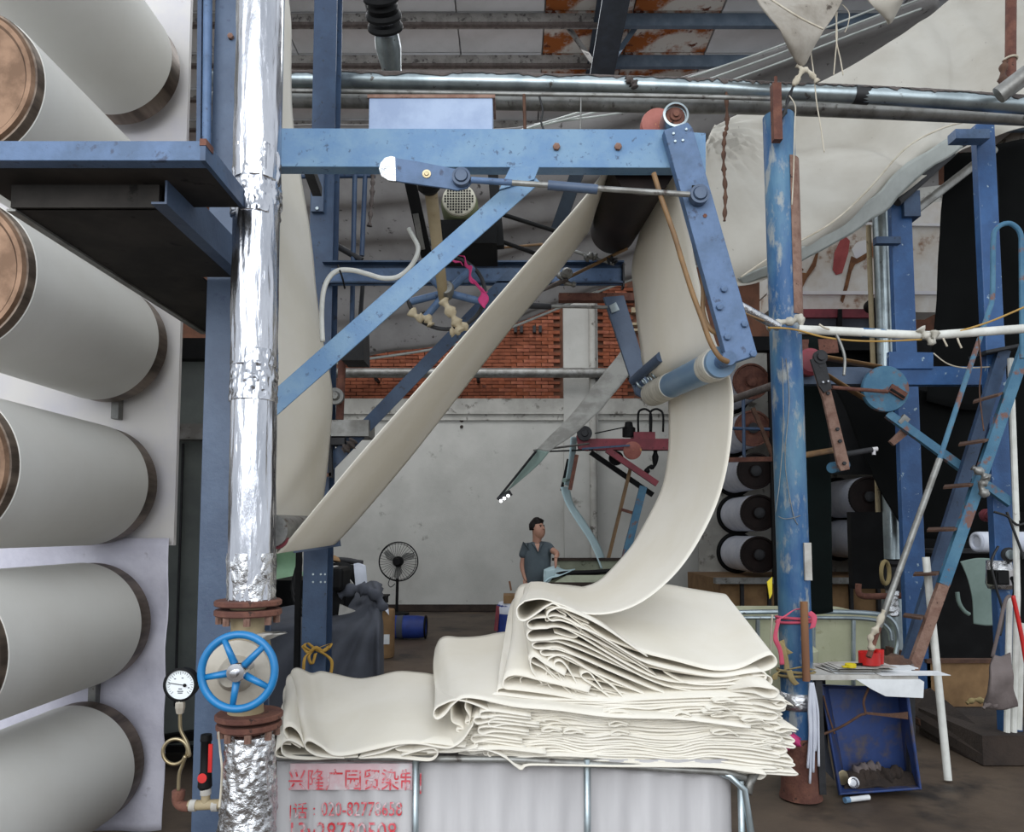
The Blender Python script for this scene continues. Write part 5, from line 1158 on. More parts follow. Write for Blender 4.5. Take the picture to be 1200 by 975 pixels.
# ================================================================ BIG CANVAS
rows_ = [PW([(838, 146, 6.6), (900, 122, 6.8), (990, 82, 7.0), (1060, 38, 7.2), (1120, -5, 7.3), (1180, -70, 7.4)], 7),
         PW([(826, 172, 6.2), (905, 190, 6.6), (985, 165, 6.8), (1060, 110, 6.9), (1130, 50, 7.0), (1200, -20, 7.0)], 7),
         PW([(812, 235, 5.9), (905, 262, 6.2), (985, 228, 6.4), (1055, 172, 6.5), (1130, 112, 6.6), (1215, 60, 6.6)], 7),
         PW([(830, 300, 5.8), (900, 308, 6.0), (975, 268, 6.1), (1045, 210, 6.2), (1120, 150, 6.3), (1230, 120, 6.3)], 7),
         PW([(862, 336, 5.9), (900, 326, 6.0), (972, 284, 6.1), (1052, 232, 6.2), (1130, 175, 6.3), (1230, 140, 6.3)], 7)]
b_ = B(); R = [spl(r, 90) for r in rows_]; GG = []; TIE = W(826, 150, 6.3)
for i in range(91):
    c = spl([r[i] for r in R], 70); col = []
    for j in range(71):
        s = i/90; u = j/70
        rad = math.exp(-s*7)*.06*math.sin(u*60)        # gathered pleats at the left tie
        fold = .05*math.sin((s*1.4-u*.35)*40)*max(0, min(1, (s-.5)*3))*(.6+.6*mn.noise(Vector((s*5, u*3, 2))))
        dq = c[j]-TIE; dd = Vector((dq.x, 0, dq.z)).length; rad = .07*math.sin(math.atan2(dq.z, dq.x)*26)*math.exp(-dd/.55)*min(1, dd*4)
        tr = .3*math.exp(-((u-(.18+4*max(0, s-.28)**2))/.11)**2)*max(0, min(1, (s-.12)*6))*max(0, min(1, (.75-s)*5))
        bil = tr-.35*math.sin(PI*min(1, s*1.3))*math.sin(PI*min(1, u*1.05))*(1 if s < .75 else .5)
        col.append(b_.verts.new(c[j]+Vector((0, bil+fold+rad+.06*mn.noise(c[j]*1.5), 0))))
    GG.append(col)
for i in range(90):
    for j in range(70): b_.faces.new((GG[i][j], GG[i+1][j], GG[i+1][j+1], GG[i][j+1]))
t = thing('big_canvas', 'huge billowing off-white canvas filling the upper right behind the pipes', 'canvas', W(1000, 200, 6.5))
part('canvas_cloth', b_, 'canvas', t, smooth=True, solid=.008)
edge = [GG[i][70] for i in range(0, 1)]
part('edge_cord', tube(B(), spl(PW([(868, 325, 5.7), (910, 297, 5.7), (972, 263, 5.75), (1015, 225, 5.8), (1060, 175, 5.85), (1100, 152, 5.9), (1130, 143, 5.95)], 6), 40), .008, 5), 'string', t, smooth=True, label='thin white cord along the lower hem')
part('hem_strip', ruled(B(), PW([(865, 326, 5.85), (910, 306, 5.85), (975, 268, 5.9), (1020, 232, 5.95), (1065, 190, 6.0), (1120, 160, 6.1)], 6), PW([(872, 334, 5.95), (915, 318, 5.95), (985, 282, 6.0), (1030, 252, 6.05), (1062, 222, 6.1), (1130, 172, 6.2)], 6), 40, 6, .03, 4), 'plastic_clear', t, smooth=True, solid=.004, label='pale translucent hem strip')
# canvas roller bar beneath
t = thing('canvas_rail', 'dark slanting rail under the lower hem of the big canvas', 'rail', W(1080, 220, 6.2))
part('rail_tube', cyl(B(), W(1050, 236, 6.3), W(1140, 155, 6.3), .05), 'dark_steel', t, smooth='auto')
part('rail_tube', cyl(B(), W(1075, 245, 6.6), W(1165, 175, 6.6), .04), 'galv_dull', t, smooth='auto')
part('stub', abox(B(), W(1120, 157, 5.2).x, W(1160, 157, 5.2).x, 5.2, 5.3, W(0, 162, 5.2).z, W(0, 151, 5.2).z), 'blue_mid', t)
# hanging canvas bags at top
b_ = B(); grid(b_, [PW([(868, -30), (905, -35), (950, -35), (1000, -30)], 4.4), PW([(890, 10), (915, 14), (950, 12), (985, 6)], 4.3), PW([(908, 40), (925, 48), (945, 44), (970, 28)], 4.25), PW([(925, 62), (932, 68), (942, 66), (955, 52)], 4.3), PW([(936, 74), (938, 77), (941, 77), (944, 74)], 4.35)], 36, 40, .12, 3.2)
t = thing('tied_canvas_corner', 'dirty canvas corner tied down with string at top right, over the big column', 'canvas', W(938, 78, 4.35))
part('canvas_fold', b_, 'canvas_dirty', t, smooth=True, solid=.012)
part('seam_cord', tube(B(), spl(PW([(902, -2), (920, 10), (940, 22), (965, 34)], 4.12), 20), .006, 5), 'string', t, smooth=True)
part('knot', rag(B(), [(934, 76), (940, 82), (936, 90), (930, 100)], 4.35, .022, 2, 14), 'string', t, smooth=True)
part('knot', rag(B(), [(941, 80), (950, 86), (958, 96)], 4.35, .018, 5, 14), 'string', t, smooth=True)
b_ = B(); grid(b_, [PW([(1000, -30), (1030, -34), (1075, -30)], 4.4), PW([(1013, -2), (1035, 0), (1058, -4)], 4.3), PW([(1030, 18), (1040, 22), (1052, 10)], 4.35), PW([(1040, 25), (1042, 27), (1045, 25)], 4.4)], 20, 26, .08, 4)
solo('small_canvas_corner', b_, 'canvas', 'smaller clean canvas corner hanging at the top, right of the tied dirty one', 'canvas', smooth=True, solid=.012)
def strand(px, Y, r, m, label, cat='string', name='hanging_string'):
    return solo(name, tube(B(), spl(PW(px, Y), 30), r, 5), m, label, cat, smooth=True)
strand([(979, 15), (981, 40), (979, 65), (977, 88)], 4.4, .004, 'string', 'left of the two thin loose strings by the dirty canvas corner')
strand([(981, 14), (980, 45), (985, 70), (988, 88)], 4.4, .004, 'string', 'right of the two thin loose strings by the dirty canvas corner')
strand([(987, 5), (995, 15), (994, 28), (990, 38)], 4.4, .003, 'string', 'fine curly thread between the two canvas corners')
strand([(950, 60), (954, 90), (957, 120), (962, 150), (966, 178)], 4.4, .004, 'string', 'long string dropping from the knot over the pipes onto the canvas')
strand([(925, 112), (932, 125), (931, 150), (930, 200), (928, 240)], 4.42, .004, 'string', 'long thin string running down the right edge of the big blue column')
strand([(614, 111), (615, 152)], 4.69, .012, 'rope_dark', 'rusty strap between thin conduit and top beam above the brace', 'strap', 'short_strap')
strand([(632, 113), (636, 130), (634, 142), (637, 152)], 4.69, .007, 'wire_black', 'twisted black wire hanging down to the top beam', 'wire', 'twisted_wire')
strand([(681, 111), (680, 152)], 4.69, .005, 'galv_dull', 'straight thin rod from the conduit to the top beam', 'rod', 'thin_rod')
b_ = B(); rag(b_, [(851, 104), (852, 145), (849, 160), (848, 190), (850, 225), (849, 259)], 4.74, .016, 3, 60); solo('fraying_rope', b_, 'rope_dark', 'brown dusty rope hanging before the canvas, left of the big column', 'rope', smooth=True)
# red steel pipe top right
t = thing('red_drop_pipe', 'rusty red pipe dropping from the top right corner with a rope bundle', 'pipe', W(1184, 108, 4.9))
part('pipe_run', cyl(B(), W(1185, -40, 4.9), W(1184, 108, 4.9), .034), 'rust', t, smooth='auto')
part('rope_bundle', rag(B(), [(1178, 72), (1175, 85), (1176, 104)], 4.85, .03, 3, 14), 'rope_dark', t, smooth=True)
part('rope_ring', ring(B(), W(1184, 70, 4.9), (0, .1, 1), .04, .008, 16, 6), 'string', t, smooth=True)
pipe_thing('corner_pipe', [W(1170, 112, 4.5), W(1215, 78, 4.4)], .055, 'galv_dull', 'short dusty pipe slanting off the frame edge near the red pipe')
# ================================================================ BIG ROUND COLUMN
t = thing('round_column', 'big round blue column with peeling paint, ribbons and clamps, right of the pile', 'column', W(925, 935, 4.55))
ca = W(909, 132, 4.55); cb = W(929, 925, 4.55); cx = (ca.x+cb.x)/2+.055
part('column_tube', cyl(B(), Vector((cx+.01, 4.6, 0)), Vector((cx-.02, 4.6, ca.z)), .096, 36), 'blue_worn', t, smooth='auto')
def arc_strip(a0, a1, z0, z1, r, n=8):
    b_ = B(); A = []
    for z in (z0, z1):
        A.append([b_.verts.new((cx+math.cos(math.radians(a0+(a1-a0)*k/n))*r, 4.6+math.sin(math.radians(a0+(a1-a0)*k/n))*r, z)) for k in range(n+1)])
    for k in range(n): b_.faces.new((A[0][k], A[0][k+1], A[1][k+1], A[1][k]))
    return b_
part('rust_streak', arc_strip(-84, 0, W(0, 372, 4.6).z, W(0, 190, 4.6).z, .0975), 'rust_light', t, solid=.002, label='rust-brown streak of bare metal on the upper right side')
part('foot_rust', lathe(B(), (cx+.01, 4.6, 0), (0, 0, 1), [(0, .125), (.04, .115), (.2, .104), (.32, .1), (.36, .0965)], 30), 'rust', t, smooth='auto', label='rusted and taped foot')
part('top_clamp', abox(B(), W(901, 0, 4.45).x, W(911, 0, 4.45).x, 4.42, 4.47, W(0, 166, 4.45).z, W(0, 100, 4.45).z), 'rust', t)
part('clamp_rod', cyl(B(), W(909, 90, 4.45), W(909, 108, 4.45), .01), 'rust', t)
part('chain', rag(B(), [(930, 100), (924, 115), (920, 130), (916, 138)], 4.45, .016, 3, 14), 'dark_steel', t, smooth=True)
part('label_plate', abox(B(), W(925, 0, 4.49).x, W(933, 0, 4.49).x, 4.49, 4.51, W(0, 680, 4.5).z, W(0, 636, 4.5).z), 'paper_dirty', t)
for pts in (((917, 420), (921, 470), (916, 540), (925, 600), (931, 615)), ((913, 420), (914, 500), (910, 560), (905, 600)), ((908, 605), (915, 608), (925, 607), (934, 604))):
    part('wire', tube(B(), spl(PW([(p_[0]+4, p_[1]) for p_ in pts], 4.495), 24), .0026, 5), 'galv_dull', t, smooth=True)
part('foil_band', lathe(B(), (cx, 4.6, W(0, 830, 4.6).z), (0, 0, 1), [(0, .098), (.02, .104), (.06, .106), (.1, .099)], 30), 'foil_crumpled', t, smooth=True)
def bow(name, y, m, label, cat, pts):
    r = thing(name, label, cat, W(925, y, 4.45))
    zc_ = W(0, y, 4.6).z
    for k in range(2): part('wrap', ring(B(), (cx, 4.6, zc_+.02*k), (.1*(k-.5), .05, 1), .107, .009, 28, 6), m, r, smooth=True)
    for q in pts: part('ribbon_tail', ruled(B(), PW(q, 4.44), [p+Vector((.028, -.006, .01)) for p in PW(q, 4.44)], 16, 3, .02, 9), m, r, smooth=True, solid=.003)
    return r
bow('pink_ribbon', 728, 'pink_ribbon', 'bright pink ribbon wrapped round the round blue column', 'ribbon', [((908, 728), (906, 745), (912, 760), (914, 780)), ((945, 718), (950, 725), (948, 738)), ((910, 728), (925, 717), (940, 714))])
bow('khaki_ribbon', 790, 'khaki', 'khaki ribbon bow tied round the lower blue column', 'ribbon', [((918, 785), (906, 790), (904, 798)), ((922, 786), (926, 795), (932, 802)), ((924, 784), (938, 784), (950, 786)), ((914, 750), (918, 768), (920, 785)), ((912, 752), (918, 760), (924, 766))])
solo('pink_rag_wad', rag(B(), [(918, 868), (926, 872), (934, 862)], 4.42, .045, 3, 14), 'pink', 'magenta rag stuffed at the foot of the round blue column', 'rag', smooth=True)
solo('yellow_tag', pprism(B(), [(899, 682), (905, 676), (905, 696), (902, 702)], 4.5, .008), 'yellow', 'yellow tag on the left edge of the round blue column', 'tag')
solo('wooden_stick', cyl(B(), W(942, 705, 4.42), W(945, 798, 4.42), .022, 12), 'wood', 'brown wooden stick tied upright to the round blue column', 'stick', smooth='auto')
strand([(905, 720), (903, 760), (902, 790)], 4.46, .006, 'string', 'grey cord hanging on the left edge of the round blue column', 'rope', 'hanging_rope')
# horizontal white pole tied on
t = thing('tied_white_pole', 'long white painted pole lashed across the round column and right-hand posts', 'pole', W(1070, 388, 4.3))
part('pole_run', tube(B(), spl([W(936, 386, 4.35), W(1000, 389, 4.3), W(1080, 393, 4.3), W(1120, 391, 4.3), W(1215, 384, 4.3)], 24), .026, 12), 'pvc', t, smooth='auto')
part('blue_sleeve', cyl(B(), W(1010, 389.5, 4.3), W(1037, 391, 4.3), .0275), 'blue_worn', t, smooth='auto')
part('foil_pole', cyl(B(), W(866, 358, 4.2), W(912, 383, 4.35), .026), 'foil_crumpled', t, smooth='auto')
part('lashing', rag(B(), [(900, 384), (915, 378), (930, 376), (938, 370)], 4.4, .03, 2, 20), 'tape_white', t, smooth=True)
part('lashing', rag(B(), [(938, 368), (939, 380), (938, 390)], 4.38, .022, 4, 12), 'tape_white', t, smooth=True)
part('lashing', rag(B(), [(1078, 384), (1084, 392), (1092, 400), (1096, 388)], 4.27, .028, 6, 20), 'tape_white', t, smooth=True)
for q in (((960, 380), (966, 384), (972, 386)), ((1105, 396), (1108, 402), (1110, 406)), ((1122, 396), (1124, 402), (1127, 408))): part('loose_end', tube(B(), spl(PW(q, 4.27), 10), .006, 5), 'string', t, smooth=True)
strand([(900, 384), (930, 386), (970, 396), (1020, 400), (1080, 398)], 4.28, .006, 'wire_yellow', 'ochre wire running under the tied white pole', 'wire', 'ochre_wire')
strand([(1125, 388), (1160, 377), (1205, 358)], 4.28, .006, 'wire_yellow', 'ochre wire rising to the right edge above the white pole', 'wire', 'ochre_wire')
strand([(980, 392), (986, 405), (990, 420), (989, 440)], 4.27, .009, 'galv_dull', 'strip of grey tape dangling from the white pole', 'tape', 'dangling_tape')
strand([(1146, 392), (1150, 430), (1148, 460), (1153, 505)], 4.3, .004, 'rope_dark', 'thin brown twine hanging before the ladder', 'twine', 'hanging_twine')
strand([(1094, 414), (1110, 426), (1130, 431), (1160, 430)], 5.3, .005, 'string', 'pale wire looping along the right machine beam', 'wire', 'pale_wire')
# ================================================================ RIGHT MACHINE FRAME
Y2 = 5.6
rm = thing('right_machine_frame', 'saturated blue frame of the right-hand machine with round disc and crank', 'machine frame', W(1070, 780, Y2))
def post(name, x0, x1, ytop, ybot, Y, m, lab=None, par=rm, z0=None):
    a = W((x0+x1)/2, ytop, Y); xw = (x1-x0)*Y/870; c = W((x0+x1)/2, ybot, Y); x = (a.x+c.x)/2
    return part(name, abox(B(), x-xw/2, x+xw/2, Y, Y+.07, 0 if z0 is None else z0, a.z), m, par, label=lab, bevel=.006)
post('post', 1053, 1078, 226, 760, 6.4, 'blue_deep', 'left upright of the right machine')
part('post_head', abox(B(), W(1056, 240, 6.4).x, W(1075, 240, 6.4).x, 6.35, 6.5, W(0, 256, 6.4).z, W(0, 226, 6.4).z), 'blue_navy', rm)
part('top_bracket', abox(B(), W(1027, 280, 6.3).x, W(1056, 280, 6.3).x, 6.3, 6.36, W(0, 285, 6.3).z, W(0, 277, 6.3).z), 'blue_navy', rm)
part('cross_beam', prof(B(), chan(.14, .08, .01), W(1032, 440, Y2), W(1158, 440, Y2)), 'blue_deep', rm)
part('cross_beam_old', prof(B(), chan(.13, .08, .01), W(940, 440, Y2), W(1034, 440, Y2)), 'blue_slate', rm, label='grey-worn stretch of the beam')
part('raised_plate', pprism(B(), [(1042, 412), (1094, 413), (1094, 432), (1042, 432)], Y2-.02, .04), 'blue_deep', rm, bevel=.003)
dc = part('round_disc', lathe(B(), W(1037, 456, Y2-.12), (0, -1, 0), [(-.02, 0), (-.02, .172), (.01, .175), (.02, .17), (.021, 0)], 48), 'blue_teal', rm, smooth='auto', label='round teal-blue disc')
part('disc_slot', bar(B(), W(1043, 454, Y2-.16), W(1061, 465, Y2-.16), .06, .02), 'rust', dc)
part('slot_groove', bar(B(), W(1044, 456, Y2-.175), W(1060, 466, Y2-.175), .015, .01), 'black', dc)
cr_ = part('crank_arm', pprism(B(), [(951, 420), (965, 419), (970, 440), (975, 460), (995, 540), (996, 550), (986, 552), (982, 545), (965, 468), (956, 440)], Y2-.3, .03), 'rust_light', rm, bevel=.004, label='long pitted rusty crank arm with bolt holes')
part('crank_head', pprism(B(), [(950, 421), (966, 418), (975, 455), (966, 460), (960, 452)], Y2-.32, .02), 'dark_steel', rm)
part('crank_boss', lathe(B(), W(960, 419, Y2-.3), (0, -1, 0), [(0, .05), (.03, .05), (.031, .03), (.05, .028), (.051, 0)], 24), 'dark_steel', rm, smooth='auto')
for x, y in ((961, 429), (967, 448), (970, 461), (981, 503), (984, 517), (989, 543)): part('hole_bolt', bolt(B(), W(x, y, Y2-.31), .014, .012), 'dark_steel', cr_)
for x, y in ((964, 448), (970, 447)): part('shiny_nut', bolt(B(), W(x, y, Y2-.34), .009, .01), 'chrome', cr_)
part('connecting_rod', cyl(B(), W(975, 454, Y2-.3), W(1040, 459, Y2-.2), .014), 'rust', rm, smooth='auto')
part('end_drum', lathe(B(), W(950, 424, Y2-.1), (0, -1, 0), [(-.08, 0), (-.08, .1), (0, .105), (.02, .08), (.021, 0)], 28), 'red_paint', rm, smooth='auto', label='worn red pulley at the beam end')
for pts in (((966, 416), (990, 420), (1034, 428)), ((970, 437), (1000, 456), (1034, 476))): part('flat_belt', ruled(B(), PW(pts, Y2-.14), PW([(p[0], p[1]+6) for p in pts], Y2-.06), 16, 2), 'cane', rm, smooth=True, solid=.006)
part('slanting_strut', bar(B(), W(1040, 485, Y2-.1), W(1185, 590, Y2-.4), .06, .04), 'blue_teal', rm, label='long slanting worn strut')
part('strut_band', bar(B(), W(1055, 490, Y2-.14), W(1062, 496, Y2-.14), .075, .03), 'galv_dull', rm)
part('pawl', pprism(B(), [(1060, 500), (1068, 506), (1048, 522), (1043, 517)], Y2-.1, .03), 'rust_light', rm)
part('rear_plate', pprism(B(), [(934, 398), (981, 397), (983, 413), (944, 416)], Y2+.3, .03), 'rust', rm)
part('yellow_shaft', cyl(B(), W(934, 535, 5.2), W(980, 527, 5.6), .022), 'cane', rm, smooth='auto')
part('lower_roller_shaft', cyl(B(), W(975, 548, Y2-.2), W(990, 545, Y2), .04), 'blue_teal', rm, smooth='auto')
part('handle_bar', cyl(B(), W(992, 532, Y2-.2), W(1022, 527, Y2-.2), .02), 'dark_steel', rm, smooth='auto')
part('tee_fitting', cyl(cyl(B(), W(1020, 527, Y2-.2), W(1028, 526, Y2-.2), .016), W(1024, 526, Y2-.2), W(1024, 533, Y2-.2), .013), 'panel_white', rm)
post('post', 1159, 1182, 145, 850, 5.3, 'blue_deep', 'right upright with bell and socket')
part('post_shelf', bar(B(), W(1145, 416, 5.25), W(1186, 408, 5.25), .02, .2), 'dark_steel', rm)
part('post_wrap', lathe(B(), W(1172, 690, 5.3), (0, 0, 1), [(0, .075), (.04, .09), (.1, .085), (.2, .08)], 16), 'foil_crumpled', rm, smooth=True)
# bell, socket, box on right post
t = thing('round_bell', 'round grey alarm bell on the rightmost blue post', 'bell', W(1183, 650, 5.2))
part('bell_dome', lathe(B(), W(1181, 650, 5.24), (0, -1, 0), [(0, .05), (.02, .052), (.04, .04), (.045, .03), (.046, 0)], 28), 'dark_steel', t, smooth='auto'); part('bell_face', lathe(B(), W(1184, 650, 5.19), (0, -1, 0), [(0, .034), (.006, .03), (.007, 0)], 24), 'galv', t, smooth='auto')
t = thing('wall_socket', 'white power socket with a plug below the bell', 'socket', W(1185, 675, 5.2))
a = W(1178, 686, 5.22); b = W(1192, 668, 5.22); part('socket_plate', abox(B(), a.x, b.x, 5.2, 5.23, a.z, b.z), 'panel_white', t, bevel=.003)
part('plug', lathe(B(), W(1186, 678, 5.2), (0, -1, 0), [(0, .016), (.04, .013)], 12), 'black', t); part('flex', tube(B(), spl(PW([(1186, 680), (1188, 690), (1186, 705)], 5.16), 12), .006, 5), 'black', t, smooth=True)
a = W(1161, 685, 5.22); b = W(1176, 668, 5.22); solo('black_switch_box', abox(abox(B(), a.x, b.x, 5.16, 5.26, a.z, b.z), a.x+.01, b.x-.01, 5.15, 5.16, a.z+.01, b.z-.01), 'black', 'black switch box left of the white socket', 'switch box', bevel=.004)
t = thing('white_conduit', 'white plastic conduits running down the right edge of the rightmost post', 'conduit', W(1190, 850, 5.1))
for (a, b) in (((1184, 420), (1191, 610)), ((1190, 610), (1192, 700)), ((1183, 700), (1180, 858)), ((1192, 700), (1188, 858)), ((1197, 730), (1194, 855))): part('conduit_run', cyl(B(), W(*a, 5.15), W(*b, 5.15), .02, 10), 'pvc', t, smooth='auto')
part('red_lead', tube(B(), spl(PW([(1187, 698), (1192, 720), (1198, 750), (1203, 780)], 5.05), 16), .014, 8), 'red_tape', t, smooth=True)
for pts in (((1165, 600), (1180, 605), (1192, 615), (1204, 612)), ((1170, 640), (1162, 660), (1168, 690), (1176, 720), (1172, 745)), ((1180, 600), (1195, 640), (1200, 655))): strand(pts, 5.1, .009, 'wire_black', {1165: 'black cable looping across the post above the bell', 1170: 'black cable drooping left of the black switch box', 1180: 'black cable at the far right edge beside the bell'}[pts[0][0]], 'cable', 'black_cable')
# bent blue handrail and long rod
t = thing('bent_blue_pipe', 'slim blue pipe bent over the rightmost post, its lower length a long slanting grey rod', 'pipe', W(1020, 750, 4.6))
part('bent_tube', tube(B(), spl([W(1198, 420, 4.75), W(1197, 300, 4.75), W(1196, 275, 4.75), W(1188, 264, 4.75), W(1178, 262, 4.75), W(1168, 268, 4.75), W(1164, 282, 4.75), W(1163, 345, 4.75), W(1157, 370, 4.72), W(1130, 450, 4.7), W(1101, 538, 4.65)], 70), .016, 10), 'blue_teal', t, smooth='auto')
part('grey_length', cyl(B(), W(1101, 538, 4.65), W(1030, 735, 4.55), .019, 12), 'galv_dull', t, smooth='auto')
part('string_wrap', rag(B(), [(1036, 715), (1028, 735), (1020, 748), (1022, 762)], 4.5, .022, 3, 24), 'string', t, smooth=True)
part('rod_tip', cyl(B(), W(1030, 735, 4.55), W(1018, 770, 4.5), .016, 10), 'rust', t, smooth='auto')
# ladder
t = thing('leaning_ladder', 'blue steel ladder leaning against the rightmost post, lower rail end rusty', 'ladder', W(1060, 790, 4.9))
part('rail', bar(B(), W(1176, 410, 5.25), W(1022, 905, 5.35), .085, .04), 'blue_navy', t)
part('rail', bar(B(), W(1206, 395, 5.0), W(1105, 685, 4.9), .075, .035), 'blue_teal', t)
part('rail_rust_end', bar(B(), W(1105, 685, 4.9), W(1019, 925, 4.98), .07, .035), 'rust_light', t, label='rusty lower end of the front rail')
for (x0, y0), (x1, y1) in (((1142, 468), (1176, 460)), ((1125, 518), (1160, 514)), ((1107, 568), (1143, 566)), ((1088, 618), (1124, 618)), ((1072, 670), (1103, 670)), ((1060, 718), (1085, 722))):
    part('tread', prism(B(), [W(x0, y0, 5.25), W(x1, y1-1, 5.0), W(x1-6, y1+2, 4.8), W(x0-2, y0+3, 5.05)], .014, (0, 0, -1)), 'rope_dark', t)
part('lashing', rag(B(), [(1140, 548), (1150, 554), (1156, 562), (1150, 570), (1156, 582)], 4.85, .032, 3, 24), 'galv_dull', t, smooth=True)
# silver vertical pipe with valve, right
t = thing('silver_riser', 'shiny silver riser pipe with a dark old valve, between the black sheets', 'pipe', W(1040, 715, 7.4))
xr = (W(1041, 240, 7.4).x+W(1037, 700, 7.4).x)/2
part('upper_pipe', cyl(B(), (xr, 7.4, W(0, 655, 7.4).z), (xr, 7.4, W(0, 232, 7.4).z), .075, 24), 'galv', t, smooth='auto')
part('side_conduit', cyl(B(), (xr-.1, 7.45, W(0, 600, 7.4).z), (xr-.1, 7.45, W(0, 262, 7.4).z), .025, 10), 'valve_body', t, smooth='auto')
part('valve_body', lathe(B(), (xr, 7.4, W(0, 700, 7.4).z), (0, 0, 1), [(0, .11), (.03, .11), (.04, .07), (.15, .09), (.3, .07), (.33, .11), (.36, .11)], 24), 'dark_steel', t, smooth='auto')
part('valve_wheel', ring(B(), (xr-.15, 7.25, W(0, 670, 7.4).z), (.6, -.6, 0), .11, .02, 24, 6), 'khaki', t, smooth=True)
part('lower_pipe', cyl(B(), (xr-.02, 7.4, W(0, 760, 7.4).z), (xr, 7.4, W(0, 700, 7.4).z), .11, 24), 'galv', t, smooth='auto')
part('foil_wad', foiltube(B(), W(1046, 692, 7.2), W(1044, 722, 7.2), .05, .06, .04, 20, 20, fx=8, fz=9), 'foil_crumpled', t, smooth=True)
part('side_branch', tube(B(), spl(PW([(1006, 684), (1006, 694), (1010, 698), (1020, 699), (1060, 698)], 7.2), 20), .03, 8), 'rust', t, smooth=True)
# ================================================================ BLACK CLOTHS AND FAR RIGHT DRYING CYLINDERS
def sheet(name, rows_, m, label, cat='cloth', wob=.05, ws=2.5, sol=.01, n=24):
    t = thing(name, label, cat, rows_[-1][0]); part('sheet_cloth', grid(B(), rows_, n, n, wob, ws), m, t, smooth=True, solid=sol); return t
sheet('black_web', [PW([(936, 395), (950, 395), (958, 396)], 5.9), PW([(936, 520), (955, 520), (972, 518)], 5.9), PW([(937, 620), (956, 622), (974, 620)], 5.85), PW([(938, 718), (958, 720), (976, 717)], 5.8)], 'black_green', 'near-black cloth strip hanging just right of the round blue column', wob=.03)
sheet('black_web', [PW([(1108, 180), (1130, 178), (1165, 176)], 6.9), PW([(1103, 260), (1130, 260), (1170, 260)], 6.9), PW([(1097, 340), (1130, 340), (1170, 340)], 6.9), PW([(1093, 400), (1130, 402), (1172, 400)], 6.9), PW([(1085, 470), (1130, 480), (1172, 480)], 6.9)], 'black_cloth', 'tall black cloth hanging between the two saturated blue posts')
sheet('black_web', [PW([(955, 425), (1010, 440), (1090, 460), (1165, 470)], 7.0), PW([(985, 470), (1030, 480), (1090, 500), (1165, 520)], 7.0), PW([(1012, 535), (1045, 540), (1095, 560), (1165, 580)], 7.0), PW([(1060, 628), (1075, 630), (1100, 632), (1165, 635)], 7.0)], 'black_cloth', 'slanting black cloth behind the disc and ladder, lower left edge diagonal')
sheet('black_web', [PW([(1165, 170), (1190, 165), (1230, 160)], 7.2), PW([(1165, 350), (1190, 350), (1230, 350)], 7.2), PW([(1165, 600), (1190, 600), (1230, 600)], 7.2)], 'black_cloth', 'black cloth behind the rightmost post at the frame edge')
# far right machine housing
t = thing('far_machine_housing', 'dark housing of the drying machine behind the black cloths at right', 'machine', (7, 14, 0))
xa_ = W(900, 600, 12.4).x
part('rear_wall_panel', abox(B(), W(818, 600, 14.2).x, 9.9, 14.2, 14.25, 0, W(0, 410, 14.2).z), 'plaster_dirty', t)
part('upright_frame', abox(B(), W(908, 600, 12.3).x, W(956, 600, 12.3).x, 12.3, 12.5, 0, W(0, 400, 12.3).z), 'black', t)
part('added_shade_board', abox(B(), W(940, 600, 12.6).x, W(1060, 600, 12.6).x, 12.6, 12.65, W(0, 556, 12.6).z, W(0, 392, 12.6).z), 'black', t)  # black sheet added to stand in for the shadowed interior behind the cloths
part('far_frame', abox(B(), W(1045, 600, 12).x, 9.9, 12.0, 12.2, 0, W(0, 400, 12.0).z), 'black', t)
part('frame_beam', abox(B(), W(845, 400, 12.3).x, 9.9, 12.2, 12.4, W(0, 412, 12.3).z, W(0, 396, 12.3).z), 'black', t)
part('floor_plinth', abox(B(), W(840, 690, 12.2).x, 9.9, 12.0, 14.2, 0, W(0, 678, 12.2).z), 'cardboard', t)
for k in range(9):
    x = W(868+k*32, 700, 11.95).x
    part('plinth_bar', abox(B(), x, x+.05, 11.93, 12.0, 0, W(0, 678, 12).z), 'dark_steel', t)
part('plinth_rail', abox(B(), W(838, 690, 11.9).x, W(1050, 690, 11.9).x, 11.85, 12.0, W(0, 684, 11.9).z, W(0, 677, 11.9).z), 'galv_dull', t)
for i, (px, py) in enumerate(((880, 447), (882, 502), (885, 552), (889, 601), (889, 650), (1018, 582), (1020, 632))):
    Yn = 12.5; c = W(px, py, Yn); r_ = .31 if i < 5 else .34
    lab = ['top left far drying cylinder with reddish hub behind the white web', 'second far drying cylinder down, behind thin blue rails', 'third far drying cylinder down, left of the round column', 'fourth far drying cylinder, lilac cloth and dark end cap', 'lowest far drying cylinder by the round column',
           'far drying cylinder between the black strip and the silver riser', 'far drying cylinder lower down beside the silver riser valve'][i]
    t = thing('far_drying_cylinder', lab, 'cylinder', c-Vector((0, 0, r_)), 'far drying cylinders in the dark at right')
    part('cloth_wrap', lathe(B(), c, (0, 1, 0), [(.02, r_-.01), (.02, r_), (1.2, r_), (1.2, 0)], 48), 'white_cloth', t, smooth='auto')
    part('far_flange', ring(B(), c+Vector((0, 1.2, 0)), (0, 1, 0), r_+.03, .04, 40, 6), 'black', t, smooth=True)
    part('end_cap', lathe(B(), c, (0, 1, 0), [(-.02, 0), (-.02, .1), (.0, .11), (.0, r_-.04), (-.03, r_-.03), (-.03, r_), (.03, r_)], 40), 'rust' if i < 2 else 'rubber', t, smooth='auto')
    part('hub', lathe(B(), c, (0, -1, 0), [(0, .09), (.06, .09), (.08, .05), (.081, 0)], 20), 'rust' if i == 0 else 'dark_steel', t, smooth='auto')
t = thing('thin_blue_rails', 'thin blue and brown rails in front of the far cylinders, left of the round column', 'rail', W(868, 500, 9))
